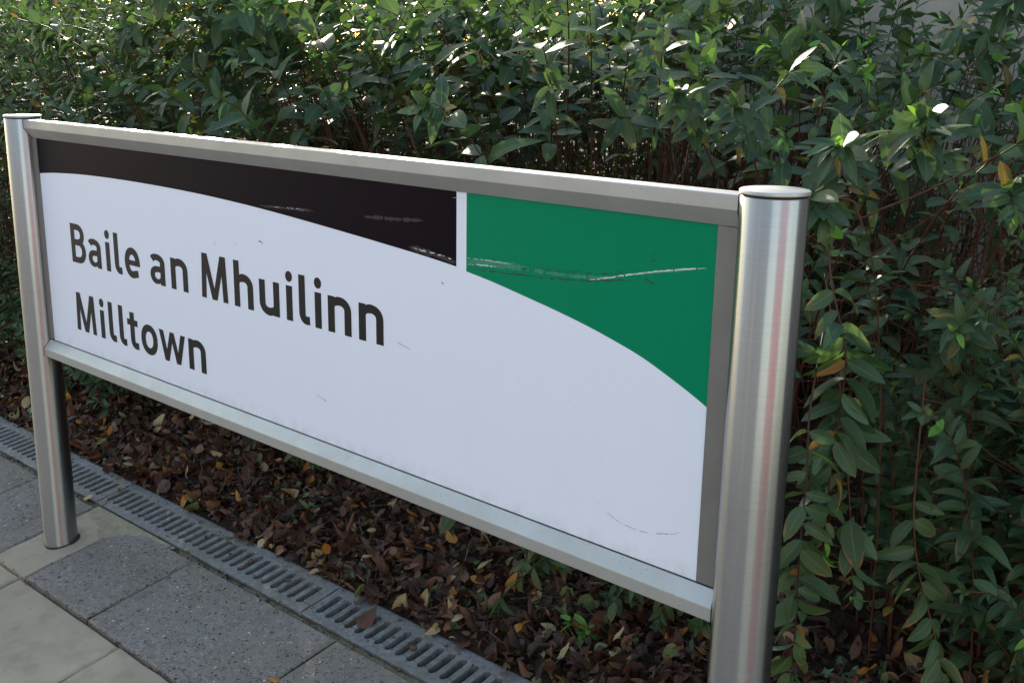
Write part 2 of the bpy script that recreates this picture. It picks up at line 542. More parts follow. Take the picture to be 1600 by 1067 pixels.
# sandy spill where the concrete strip meets the drain
sr = random.Random(3)
sv, sf = [], []
for i in range(41):
    x = -0.085 + 0.42 * i / 40
    lo = float(np.interp(x, [-0.085, 0.02, 0.09, 0.13, 0.19, 0.26, 0.335], [0.125, 0.10, 0.062, 0.105, 0.130, 0.142, 0.1535])) + sr.uniform(-0.004, 0.004)
    sv += [(x, lo, float(zg(x, lo)) + 0.0004), (x, min(lo + 0.012, 0.158), float(zg(x, min(lo + 0.012, 0.158))) + 0.0016), (x, 0.1595, float(zg(x, 0.1595)) + 0.0022), (x, 0.1690, float(zg(x, 0.169)) - 0.006)]
for i in range(40):
    for j in range(3): sf.append((4 * i + j, 4 * i + 4 + j, 4 * i + 5 + j, 4 * i + 1 + j))
prop(pyd('sand', sv, sf, M_SAND), kind='structure')

# gutter (channel under the grates, with its edge rails as parts)
def extr_x(prof, x0, x1, n=1):
    v, f = [], []
    k = len(prof)
    for i in range(n + 1):
        x = x0 + (x1 - x0) * i / n
        for (y, dz) in prof: v.append((x, y, float(zg(x, y)) + dz))
    for i in range(n):
        for j in range(k):
            j2 = (j + 1) % k
            f.append((i * k + j, i * k + j2, (i + 1) * k + j2, (i + 1) * k + j))
    f.append(tuple(range(k))); f.append(tuple(range(n * k + k - 1, n * k - 1, -1)))
    return v, f


v, f = extr_x([(0.1685, -0.008), (0.1685, -0.14), (0.3035, -0.14), (0.3035, -0.008), (0.2960, -0.008), (0.2960, -0.10), (0.1745, -0.10), (0.1745, -0.008)], -9, 6)
gut = prop(pyd('gutter', v, f, M_DRAIN), kind='structure')
v, f = extr_x([(0.1700, -0.012), (0.1700, -0.0015), (0.1722, -0.0015), (0.1722, -0.012)], -9, 6)
pyd('edge_rail', v, f, M_GALV, gut)
v, f = extr_x([(0.2978, -0.012), (0.2978, -0.0015), (0.3000, -0.0015), (0.3000, -0.012)], -9, 6)
pyd('edge_rail', v, f, M_GALV, gut)

# concrete wall behind the shrubs, right of the picture
v = []
wx = np.linspace(-0.35, 9, 36)
wz = np.linspace(-0.3, 3.4, 16)
for z in wz:
    for x in wx: v.append((x, 3.35 + 0.006 * math.sin(3 * x + 5 * z), z))
n = len(wx)
f = [(j * n + i, j * n + i + 1, (j + 1) * n + i + 1, (j + 1) * n + i) for j in range(len(wz) - 1) for i in range(n - 1)]
bm = bmesh.new()
bvs = [bm.verts.new(p) for p in v]
for q in f: bm.faces.new([bvs[i] for i in q])
ex = bmesh.ops.extrude_face_region(bm, geom=bm.faces[:])
bmesh.ops.translate(bm, verts=[g for g in ex['geom'] if isinstance(g, bmesh.types.BMVert)], vec=(0, 0.25, 0))
prop(bm_obj('concrete_wall', bm, M_WALL), 'grey stained concrete wall behind the shrubs at the upper right', 'wall')

# tree added out of view up sun, to shade the right half of the shrubs
def tube_simple(P, r0, r1, sides=9):
    P = [Vector(p) for p in P]
    v, f = [], []
    for i, p in enumerate(P):
        t = (P[min(i + 1, len(P) - 1)] - P[max(i - 1, 0)]).normalized()
        a = t.cross(Vector((0.2, 0.9, 0.1))).normalized(); b = t.cross(a)
        r = r0 + (r1 - r0) * i / (len(P) - 1)
        for k in range(sides):
            q = 2 * math.pi * k / sides
            v.append(p + (a * math.cos(q) + b * math.sin(q)) * r)
    for i in range(len(P) - 1):
        for k in range(sides):
            k2 = (k + 1) % sides
            f.append((i * sides + k, i * sides + k2, (i + 1) * sides + k2, (i + 1) * sides + k))
    return v, f


TB = Vector((-6.1, 7.2, 0.05))
shade_tree = prop(empty('shade_tree', TB), 'leafy tree added unseen behind the hedge to shade its right half', 'shade_tree')
v, f = tube_simple([(0, 0, 0), (0.05, 0.02, 1.2), (-0.04, 0.05, 2.4), (0.03, 0, 3.6), (0, 0, 5.2)], 0.16, 0.04)
pyd('trunk', v, f, M_TWIG, shade_tree, True)
q = random.Random(41)
cv, cf = [], []
lv, lf = [], []
for k in range(46):
    z0 = q.uniform(1.9, 4.6)
    a = q.uniform(0, 6.283)
    ln = q.uniform(0.9, 2.1) * (1 - 0.35 * (z0 - 1.9) / 2.7)
    e = Vector((math.cos(a) * ln, math.sin(a) * ln, z0 + ln * q.uniform(0.1, 0.6)))
    v, f = tube_simple([(0, 0, z0), Vector((0, 0, z0)).lerp(e, .5) + Vector((0, 0, .08)), e], 0.03, 0.008, 5)
    lf += [tuple(i + len(lv) for i in g) for g in f]; lv += v
    for m in range(130):
        t = q.uniform(0.3, 1.05)
        c = Vector((0, 0, z0)).lerp(e, t) + Vector((q.gauss(0, .22), q.gauss(0, .22), q.gauss(0, .18)))
        s_ = q.uniform(.05, .10)
        d1 = Vector((q.gauss(0, 1), q.gauss(0, 1), q.gauss(0, .5))).normalized() * s_
        d2 = d1.cross(Vector((q.gauss(0, 1), q.gauss(0, 1), q.gauss(0, 1)))).normalized() * s_ * .45
        i0 = len(cv)
        cv += [c - d1, c + d2, c + d1, c - d2]; cf.append((i0, i0 + 1, i0 + 2, i0 + 3))
pyd('branch', lv, lf, M_TWIG, shade_tree, True)
o = pyd('crown', cv, cf, m_plain('shade_tree_foliage', (0.05, 0.10, 0.035), 0.5), shade_tree)
o['kind'] = 'stuff'

# red brick house across the road on the right: out of the picture, mirrored as a pink stripe in the posts
M_BRICK = m_plain('red_brickwork', (0.36, 0.115, 0.085), 0.85, 0.2, 0.5, 6)
M_RENDER = m_plain('white_trim', (0.7, 0.69, 0.66), 0.7)
M_SLATE = m_plain('slate_roof', (0.06, 0.06, 0.07), 0.6)
M_PANE = m_plain('window_glass', (0.02, 0.025, 0.03), 0.08, 0.6)
hs = prop(empty('brick_house', (14.9, -5.9, float(zg(8, -2.2)))), 'red brick house across the road, mirrored in the right post', 'house')
hs.rotation_euler = (0, 0, R_(-25))


def hbox(name, x0, x1, y0, y1, z0, z1, mat, par):
    vv = [(x, y, z) for z in (z0, z1) for y in (y0, y1) for x in (x0, x1)]
    return pyd(name, vv, [(0, 2, 3, 1), (4, 5, 7, 6), (0, 1, 5, 4), (2, 6, 7, 3), (0, 4, 6, 2), (1, 3, 7, 5)], mat, par)


hbox('wall', 0, 8, -3.6, 3.6, 0, 5.6, M_BRICK, hs)
rv_ = [(-.4, -3.9, 5.602), (8.4, -3.9, 5.602), (8.4, 3.9, 5.602), (-.4, 3.9, 5.602), (4, -3.9, 8.4), (4, 3.9, 8.4)]
pyd('roof', rv_, [(0, 3, 5, 4), (1, 4, 5, 2), (0, 4, 1), (3, 2, 5), (0, 1, 2, 3)], M_SLATE, hs)
for yy in (-2.3, 0.0, 2.3):
    for zz_ in (0.9, 3.4):
        if yy == 0.0 and zz_ < 1: continue
        wf = hbox('window', -.05, -.002, yy - .65, yy + .65, zz_, zz_ + 1.5, M_RENDER, hs)
        hbox('pane', -.06, -.051, yy - .55, yy - .03, zz_ + .1, zz_ + 1.4, M_PANE, wf)
        hbox('pane', -.06, -.051, yy + .03, yy + .55, zz_ + .1, zz_ + 1.4, M_PANE, wf)
dr = hbox('door', -.05, -.002, -.45, .45, 0.1, 2.15, m_plain('dark_blue_door', (.02, .03, .07), .4), hs)

# added wall behind the viewer: blocks bright horizon, its piers streak the post reflections
bw = prop(empty('reflection_wall', (0, -8.5, float(zg(0, -2.2)))), 'added unseen grey wall with piers behind the viewer, for reflections in the posts', 'wall')
M_REND = m_plain('grey_render', (0.19, 0.185, 0.175), 0.85, 0.3, 0.4, 3)
M_PIER = m_plain('pale_pier_stone', (0.36, 0.355, 0.34), 0.8, 0.3, 0.4, 5)
M_COPE = m_plain('coping_stone', (0.30, 0.30, 0.29), 0.8, 0.3, 0.4, 5)
q = random.Random(8)
xw = -14.0
while xw < 6:
    wlen = q.uniform(2.8, 6.2)
    hbox('wall', xw, xw + wlen, -.22, 0, 0, 4.6, M_REND, bw)
    hbox('coping', xw, xw + wlen, -.28, .06, 4.602, 4.7, M_COPE, bw)
    hbox('pier', xw + wlen + .002, xw + wlen + .5, -.35, .12, 0, 4.9, M_PIER, bw)
    xw += wlen + .502

# ================================================================== SIGN
R, L = 0.04445, 2.1604
ZTOP = 1.0397
sign = prop(empty('station_sign', (0, 0, -0.14)), 'white station name sign with dark and green bands on two round steel posts', 'sign')
bpy.context.view_layer.update()
SP = sign  # parts are built in world space, then offset by the parent inverse


def part(o, parent=sign):
    o.parent = parent
    o.matrix_parent_inverse = Matrix.Translation((0, 0, 0.14)) if parent is sign else Matrix.Identity(4)
    return o


def lathe(prof, cx, cy, seg=72):
    v, f = [], []
    n = len(prof)
    for i in range(seg):
        a = 2 * math.pi * i / seg
        for (r, z) in prof: v.append((cx + r * math.cos(a), cy + r * math.sin(a), z))
    for i in range(seg):
        i2 = (i + 1) % seg
        for j in range(n - 1):
            f.append((i * n + j, i2 * n + j, i2 * n + j + 1, i * n + j + 1))
    return v, f


for x0 in (0.0, L):
    zb = float(zg(x0, 0)) - 0.03
    v, f = lathe([(R, zb), (R, 0.2), (R, 0.6), (R, ZTOP - 0.0098), (R - 0.0006, ZTOP - 0.0088), (R - 0.0022, ZTOP - 0.0086), (R - 0.0026, ZTOP - 0.0100), (R - 0.0040, ZTOP - 0.012)], x0, 0, 96)
    po = part(pyd('post', v, f, M_STEEL, smooth=True))
    rc = R + 0.0014
    v, f = lathe([(rc - 0.0060, ZTOP - 0.0056), (rc - 0.0008, ZTOP - 0.0056), (rc, ZTOP - 0.0048), (rc, ZTOP - 0.0018), (rc - 0.0006, ZTOP - 0.0006), (rc - 0.0022, ZTOP), (0.0001, ZTOP)], x0, 0, 96)
    c = pyd('cap', v, f, M_ALU, smooth=True)
    c.data.shade_smooth()
    me = c.data
    md = c.modifiers.new('es', 'EDGE_SPLIT'); md.split_angle = R_(40)
    part(c, po)
    v, f = lathe([(R - 0.0018, ZTOP - 0.0110), (R - 0.0014, ZTOP - 0.0054)], x0, 0, 64)
    part(pyd('gasket', v, f, M_GASKET, smooth=True), c)
    # dark sealant ring at the foot
    zf = float(zg(x0, 0))
    rv, rf_ = [], []
    for i in range(48):
        a = 2 * math.pi * i / 48
        ro = R + 0.0035 + 0.0025 * math.sin(3 * a + 1) * math.sin(a) + (0.004 if 0.0 < a < 1.2 else 0)
        for (r, dz) in ((R - 0.001, 0.005 if 0 < a < 1.6 else 0.002), (ro, 0.0012), (ro + 0.001, -0.004)):
            rv.append((x0 + r * math.cos(a), r * math.sin(a), float(zg(x0, r * math.sin(a))) + dz))
    for i in range(48):
        i2 = (i + 1) % 48
        for j in range(2): rf_.append((i * 3 + j, i2 * 3 + j, i2 * 3 + j + 1, i * 3 + j + 1))
    part(pyd('foot_seal', rv, rf_, M_GASKET), po)


def coped_rail(name, prof):
    v, f = [], []
    k = len(prof)
    for side in (0, 1):
        for (y, z) in prof:
            d = math.sqrt(max((R + 0.0020) ** 2 - y * y, 0))
            v.append((d if side == 0 else L - d, y, z))
    for j in range(k):
        j2 = (j + 1) % k
        f.append((j, j2, k + j2, k + j))
    f.append(tuple(range(k))); f.append(tuple(range(2 * k - 1, k - 1, -1)))
    bm = bmesh.new()
    bvv = [bm.verts.new(p) for p in v]
    for q in f: bm.faces.new([bvv[i] for i in q])
    o = part(bm_obj(name, bm, M_ALU))
    for side in (0, 1):
        gv_, gf_ = [], []
        for rr_ in (R + 0.0001, R + 0.0021):
            for (y, z) in prof:
                d = math.sqrt(max(rr_ ** 2 - y * y, 0))
                zc_ = sum(p[1] for p in prof) / k
                gv_.append((d if side == 0 else L - d, y * 1.025, zc_ + (z - zc_) * 1.025))
        gf_ = [(j, (j + 1) % k, k + (j + 1) % k, k + j) for j in range(k)] + [tuple(range(2 * k - 1, k - 1, -1))]
        part(pyd('gasket', gv_, gf_, M_GASKET), o)
    return o


RF = 0.0184


def sub(a, b, n=4): return [(a[0] + (b[0] - a[0]) * i / n, a[1] + (b[1] - a[1]) * i / n) for i in range(n)]


top = sub((-0.0005, 0.9845), (-RF, 1.0086), 5) + [(-RF, 1.0086), (-RF - 0.0002, 1.0098), (-RF, 1.0280), (-RF + 0.0006, 1.0294), (-RF + 0.002, 1.0300),
      (-0.0095, 1.0302), (-0.0090, 1.0290), (-0.0075, 1.0290), (-0.0070, 1.0302), (0.0010, 1.0302), (0.0015, 1.0290), (0.0030, 1.0290), (0.0035, 1.0302),
      (RF - 0.002, 1.0300), (RF, 1.0280)] + sub((RF, 1.0086), (0.0075, 0.9845), 4) + [(0.0075, 0.9845)]
coped_rail('top_rail', top)
bot = sub((0.0075, 0.4532), (RF, 0.4330), 4) + [(RF, 0.4330), (RF, 0.4115), (RF - 0.001, 0.4105), (0.006, 0.4105), (-0.006, 0.4105), (-RF + 0.001, 0.4105), (-RF, 0.4115),
      (-RF, 0.4314), (-RF + 0.0006, 0.4328)] + sub((-RF + 0.0006, 0.4328), (-0.0005, 0.4532), 5)[1:] + [(-0.0005, 0.4532)]
coped_rail('bottom_rail', bot)


def boxm(name, x0, x1, y0, y1, z0, z1, mat, parent=sign, bev=0.0006):
    bm = bmesh.new()
    bmesh.ops.create_cube(bm, size=1)
    for w in bm.verts: w.co = Vector(((x0 + x1) / 2 + w.co.x * (x1 - x0), (y0 + y1) / 2 + w.co.y * (y1 - y0), (z0 + z1) / 2 + w.co.z * (z1 - z0)))
    if bev: bmesh.ops.bevel(bm, geom=bm.edges[:], offset=bev, segments=1, affect='EDGES')
    return part(bm_obj(name, bm, mat), parent)


PY = 0.003
for (x0, x1) in ((0.0400, 0.0650), (2.0784, 2.1210)):
    ch = boxm('side_channel', x0, x1, -0.0005, 0.0120, 0.4562, 0.9835, M_CHAN)
    boxm('gasket', x0 + 0.001, x1 - 0.001, 0.0004, 0.0100, 0.4534, 0.4561, M_GASKET, ch, 0)
panel = boxm('panel', 0.0500, 2.0900, PY, PY + 0.006, 0.4480, 0.9900, M_PANEL, sign, 0.0002)

boxm('gap_shade_strip', 0.0655, 2.0780, 0.0018, 0.0030, 0.4520, 0.4546, M_GASKET, sign, 0)  # shade of the gap under the panel, drawn as a black strip

ARC_L = [(0.0651, 0.8952), (0.12, 0.9005), (0.20, 0.9056), (0.28, 0.9092), (0.3617, 0.9113), (0.45, 0.9125), (0.5544, 0.9128), (0.65, 0.9122), (0.7220, 0.9112),
         (0.80, 0.9095), (0.8719, 0.9072), (0.94, 0.9044), (1.0050, 0.9012), (1.10, 0.8955), (1.2127, 0.8878), (1.33, 0.8792), (1.4591, 0.8690), (1.5200, 0.8636), (1.5745, 0.8578)]
ARC_R = [(1.5980, 0.8529), (1.66, 0.8436), (1.7303, 0.8305), (1.79, 0.8190), (1.8525, 0.8055), (1.91, 0.7905), (1.9640, 0.7740), (2.0200, 0.7508), (2.0550, 0.7348), (2.0784, 0.7228)]


def smooth_poly(pts, per=6):
    """Catmull-Rom through measured points"""
    P = [np.array(p) for p in pts]
    P = [2 * P[0] - P[1]] + P + [2 * P[-1] - P[-2]]
    out = []
    for i in range(1, len(P) - 2):
        for k in range(per):
            t = k / per
            a, b, c, d = P[i - 1], P[i], P[i + 1], P[i + 2]
            out.append(0.5 * ((2 * b) + (-a + c) * t + (2 * a - 5 * b + 4 * c - d) * t * t + (-a + 3 * b - 3 * c + d) * t ** 3))
    out.append(P[-2])
    return out


FY = PY - 0.0003


def band(name, arc, mat, x1=None):
    pts = smooth_poly(arc)
    v, f = [], []
    for p in pts: v += [(p[0], FY, p[1]), (p[0], FY, 0.9880)]
    for i in range(len(pts) - 1): f.append((2 * i, 2 * i + 2, 2 * i + 3, 2 * i + 1))
    return part(pyd(name, v, f, mat), panel)


band('dark_band', ARC_L, M_PURPLE)
band('green_band', ARC_R, M_GREEN)

# ---- lettering: drawn stroke by stroke (heights and positions measured on the sign)
WV, WH = 0.0204, 0.0170
X, C = 0.0712, 0.0987


def stroke(pts, wv=WV, wh=WH, taper=None, caps=None):
    P = np.array(pts, float)
    T = np.gradient(P, axis=0)
    T /= np.linalg.norm(T, axis=1)[:, None] + 1e-12
    if caps:
        for i, t in caps.items():
            if t is not None: T[i] = np.array(t) / np.linalg.norm(t)
    N = np.stack([-T[:, 1], T[:, 0]], 1)
    w = np.sqrt((wv * T[:, 1]) ** 2 + (wh * T[:, 0]) ** 2)
    if taper is not None: w = w * np.interp(np.linspace(0, 1, len(P)), *taper)
    A, B = P + N * w[:, None] / 2, P - N * w[:, None] / 2
    v, f = [], []
    for a, b in zip(A, B): v += [a, b]
    for i in range(len(P) - 1): f.append((2 * i, 2 * i + 2, 2 * i + 3, 2 * i + 1))
    return v, f


def rect(x0, x1, z0, z1): return [np.array(p) for p in ((x0, z0), (x1, z0), (x1, z1), (x0, z1))], [(0, 1, 2, 3)]
def quad(*p): return [np.array(q) for q in p], [(0, 1, 2, 3)]


def arc(cx, cz, rx, rz, a0, a1, n=18, pw=1.0):
    o = []
    for i in range(n + 1):
        a = R_(a0 + (a1 - a0) * i / n)
        c, s = math.cos(a), math.sin(a)
        e = 2 / 2.1
        o.append((cx + rx * math.copysign(abs(c) ** e, c), cz + rz * math.copysign(abs(s) ** e, s)))
    return o


def disc(cx, cz, rx, rz, n=28):
    v = [np.array((cx + rx * math.cos(2 * math.pi * i / n), cz + rz * math.sin(2 * math.pi * i / n))) for i in range(n)]
    return v, [tuple(range(n))]


h, w = WH / 2, WV / 2


def gl_n(wd=0.0695, top=X, H=X):
    s = [rect(0, WV, 0, H)]
    pts = [(WV * 0.55, X - 0.0235)] + arc(WV * 0.55 + (wd - w - WV * 0.55) * 0.50, X - 0.0255, (wd - w - WV * 0.55) * 0.50, 0.0255 - h + 0.0012, 160, 0, 20) + [(wd - w, 0.03), (wd - w, 0.0)]
    s.append(stroke(pts, taper=([0, 0.12, 0.35, 1], [0.55, 0.75, 1, 1])))
    return s


def gl_u(wd=0.0683):
    out = []
    for (v, f) in gl_n(wd):
        out.append(([np.array((wd - p[0], X - p[1])) for p in v], f))
    return out


def gl_a(wd=0.0620):
    xr = wd - w
    top = arc(0.0275, X - 0.0215, xr - 0.0275, 0.0215 - h + 0.001, 138, 0, 18) + [(xr, 0.030), (xr, 0.0)]
    top[0] = (0.0085, X - 0.0145)
    bowl = [(xr, 0.0362), (0.031, 0.0362)] + arc(0.0290, 0.0217, 0.0290 - 0.0085, 0.0217 - h + 0.0070, 92, 270, 18)[1:]
    b2 = arc(0.0290, 0.0217, 0.0290 - 0.0088, 0.0145, 90, 270, 20)
    bowl = [(xr, 0.0362), (0.036, 0.0362)] + b2 + [(0.036, 0.0080), (xr, 0.0175)]
    return [stroke(top, wh=0.0150), stroke(bowl, wh=0.0140, taper=([0, 0.85, 1], [1, 1, 0.6]))]


def gl_i(): return [rect(0, WV, 0, X), disc(w, 0.0897, 0.0112, 0.0110)]
def gl_l(top=C, wd=0.0338): return [stroke([(w, top), (w, 0.045)] + [(w, 0.0240)] + arc(w + 0.0150, 0.0235, 0.0150, 0.0235 - h, 180, 262, 12) + [(wd, h + 0.0012)], caps={0: (0, -1), -1: (1, 0.06)})]


def gl_e(wd=0.0688):
    cx, cz, rx, rz = wd / 2 - 0.0005, X / 2, wd / 2 - w, X / 2 - h + 0.001
    ring = arc(cx, cz, rx, rz, -2, 302, 40)
    ring[-1] = (wd - 0.0095, 0.0118)
    return [stroke(ring), rect(0.012, wd - 0.0006, cz - 0.0062, cz + 0.0062)]


def gl_o(wd=0.0735): return [stroke(arc(wd / 2, X / 2, wd / 2 - w, X / 2 - h + 0.0012, 0, 360, 48))]


def gl_B(wd=0.0735):
    t = 0.0155
    zm = 0.0525
    up = [(w, C - t / 2), (0.034, C - t / 2)] + arc(0.034, (C - t / 2 + zm) / 2, wd - 0.0045 - w - 0.034, (C - t / 2 - zm) / 2, 90, -90, 16) + [(0.034, zm), (w, zm)]
    lo = [(w, zm), (0.036, zm)] + arc(0.036, (zm + t / 2) / 2, wd - w - 0.036, (zm - t / 2) / 2, 90, -90, 16) + [(0.036, t / 2), (w, t / 2)]
    return [rect(0, WV, 0, C), stroke(up, wh=t), stroke(lo, wh=t)]


def gl_M(wd=0.1005):
    s = 0.0185
    k = 0.0055
    return [quad((0, 0), (s, 0), (s + k, C), (k, C)), quad((wd - s, 0), (wd, 0), (wd - k, C), (wd - k - s, C)),
            quad((k + 0.0015, C), (k + 0.0205, C), (wd / 2 + 0.0085, 0.0), (wd / 2 - 0.0095, 0.0)),
            quad((wd - k - 0.0205, C), (wd - k - 0.0015, C), (wd / 2 + 0.0095, 0.0), (wd / 2 - 0.0085, 0.0))]


def gl_h(): return gl_n(0.0685, X, C)
def gl_t(wd=0.0490):
    x0 = 0.0128
    st = stroke([(x0 + w, 0.0900), (x0 + w, 0.045), (x0 + w, 0.0235)] + arc(x0 + w + 0.0155, 0.0235, 0.0155, 0.0235 - h, 180, 264, 12) + [(wd, h + 0.0010)], caps={0: (0, -1), -1: (1, 0.05)})
    return [st, rect(0, wd - 0.0008, X - 0.0140, X + 0.0010)]


def gl_w(wd=0.1110):
    s = 0.0190
    a, b_ = 0.0310, wd - 0.0310
    m = wd / 2
    q = 0.0088
    return [quad((a - q, 0), (a + q, 0), (s, X), (0, X)), quad((a - q, 0), (a + q, 0), (m + 0.0085, X), (m - 0.0085, X)),
            quad((b_ - q, 0), (b_ + q, 0), (m + 0.0085, X), (m - 0.0085, X)), quad((b_ - q, 0), (b_ + q, 0), (wd, X), (wd - s, X))]


GL = {'B': gl_B, 'a': gl_a, 'i': gl_i, 'l': gl_l, 'e': gl_e, 'n': gl_n, 'M': gl_M, 'h': gl_h, 'u': gl_u, 't': gl_t, 'o': gl_o, 'w': gl_w}
LINES = [(0.6846, [('B', .2040), ('a', .2912), ('i', .3772), ('l', .4180), ('e', .4664), ('a', .5812), ('n', .6680), ('M', .7908), ('h', .9150),
                   ('u', 1.0046), ('i', 1.0956), ('l', 1.1368), ('i', 1.1870), ('n', 1.2272), ('n', 1.3180)]),
         (0.5082, [('M', .2008), ('i', .3245), ('l', .3664), ('l', .4160), ('t', .4562), ('o', .5182), ('w', .5996), ('n', .7232)])]
for zb, row in LINES:
    for chn, x in row:
        v, f = [], []
        for k, (sv_, sf_) in enumerate(GL[chn]()):
            o = len(v)
            v += [(x + p[0], FY - 0.00004 * k, zb + p[1]) for p in sv_]
            f += [tuple(i + o for i in q) for q in sf_]
        part(pyd('letter', v, f, M_INK), panel)

# wear on the film: pale abrasion and dark scuffs
def wear(pts, wd, mat, jit=0.0006, seed=0, gaps=0.0, dy=0.0002):
    rr = random.Random(seed)
    P = smooth_poly(pts, 14)
    v, f = [], []
    for i, p in enumerate(P):
        e = min(i, len(P) - 1 - i) / max(1, len(P) - 1) * 6
        ww = wd * min(1, 0.25 + e) * rr.uniform(0.4, 1.2) / 2
        q = p + np.array((0, rr.uniform(-jit, jit)))
        v += [(q[0], FY - dy, q[1] - ww), (q[0], FY - dy, q[1] + ww)]
        if i and rr.random() > gaps: f.append((2 * i - 2, 2 * i, 2 * i + 1, 2 * i - 1))
    return part(pyd('scratch', v, f, mat), panel)


M_GSMEAR = m_film('worn_green_film', (0.035, 0.21, 0.135), 0.2)
M_PSMEAR = m_film('worn_dark_film', (0.034, 0.024, 0.032), 0.2)
wear([(1.599, 0.8700), (1.64, 0.8730), (1.69, 0.8750), (1.735, 0.8765)], 0.0120, M_GSMEAR, 0.0006, 31, 0.03, 0.0001)
wear([(1.72, 0.8745), (1.80, 0.8760), (1.86, 0.8800), (1.90, 0.8860)], 0.0060, M_GSMEAR, 0.0006, 32, 0.08, 0.0001)
wear([(1.599, 0.8760), (1.64, 0.8775), (1.70, 0.8790)], 0.0014, M_SCRATCH, 0.0006, 1, 0.35)
wear([(1.599, 0.8650), (1.63, 0.8680), (1.67, 0.8700)], 0.0018, M_SCRATCH, 0.0008, 2, 0.4)
wear([(1.860, 0.8760), (1.8934, 0.8843), (1.9283, 0.8934), (1.9775, 0.9051), (2.02, 0.9140), (2.0663, 0.9227)], 0.0024, M_SCRATCH, 0.0005, 5, 0.06)
wear([(1.94, 0.8960), (1.985, 0.9060), (2.03, 0.9150)], 0.0050, M_GSMEAR, 0.0005, 36, 0.05, 0.0001)
wear([(1.6013, 0.8588), (1.6867, 0.8621), (1.7802, 0.8676), (1.8413, 0.8729), (1.8935, 0.8800), (1.9413, 0.8873)], 0.0022, M_SCUFF, 0.0009, 3, 0.10)
wear([(1.7507, 0.8803), (1.7797, 0.8805), (1.8321, 0.8844), (1.9026, 0.8914), (1.9257, 0.8989)], 0.0016, M_SCUFF, 0.0009, 4, 0.25)
wear([(1.9593, 0.8932), (1.968, 0.8900), (1.9766, 0.8859)], 0.0026, M_SCUFF, 0.0008, 6)
wear([(1.9683, 0.9222), (1.9705, 0.9265), (1.9750, 0.9330), (1.9775, 0.9390)], 0.0015, M_SCUFF, 0.0004, 7)
wear([(1.9683, 0.9222), (1.9740, 0.9205), (1.9795, 0.9240), (1.9785, 0.9320)], 0.0015, M_SCUFF, 0.0004, 8)
wear([(1.4587, 0.8765), (1.523, 0.8712), (1.5735, 0.8645)], 0.0110, M_PSMEAR, 0.0008, 33, 0.03, 0.0001)
wear([(1.47, 0.8765), (1.53, 0.8725), (1.574, 0.8690)], 0.0022, M_SCRATCH, 0.0012, 11, 0.45)
wear([(1.02, 0.9060), (1.0844, 0.9085), (1.1418, 0.9110), (1.1913, 0.9123)], 0.0050, M_PSMEAR, 0.0008, 34, 0.06, 0.0001)
wear([(1.06, 0.9075), (1.11, 0.9105), (1.16, 0.9115)], 0.0018, M_SCRATCH, 0.0010, 9, 0.45)
wear([(1.34, 0.9170), (1.375, 0.9195), (1.4344, 0.9224), (1.4947, 0.9267)], 0.0070, M_PSMEAR, 0.0006, 35, 0.05, 0.0001)
wear([(1.565, 0.9730), (1.60, 0.9750)], 0.0007, M_SCRATCH, 0.0002, 12)
wear([(1.4228, 0.6990), (1.44, 0.6955), (1.4601, 0.6917)], 0.0009, M_SCUFF, 0.0002, 13)
wear([(1.885, 0.5260), (1.93, 0.5060), (1.98, 0.5030), (2.03, 0.5150), (2.045, 0.5230)], 0.0008, M_SCUFF, 0.0004, 14, 0.35)
wear([(1.0090, 0.8320), (1.0160, 0.8335), (1.0241, 0.8294)], 0.0024, M_SCUFF, 0.0003, 15)
wear([(1.5387, 0.8257), (1.545, 0.8233)], 0.0022, M_SCUFF, 0.0003, 16)
wear([(0.846, 0.8060), (0.8541, 0.8142), (0.8481, 0.8011)], 0.0010, M_SCUFF, 0.0004, 17, 0.3)
wear([(0.925, 0.8190), (0.930, 0.8170)], 0.0016, M_SCUFF, 0.0003, 18)
wear([(0.262, 0.6640), (0.266, 0.6600), (0.268, 0.6520)], 0.0014, M_SCUFF, 0.0005, 19, 0.3)
wear([(1.1846, 0.5476), (1.20, 0.5440), (1.2184, 0.5392)], 0.0012, M_SCUFF, 0.0003, 20, 0.3)

# ================================================================== DRAIN GRATES
PITCH_S, SLOT_R = 0.0358, 0.0098
Y0, Y1, YA, YB = 0.1730, 0.2970, 0.2053, 0.2645


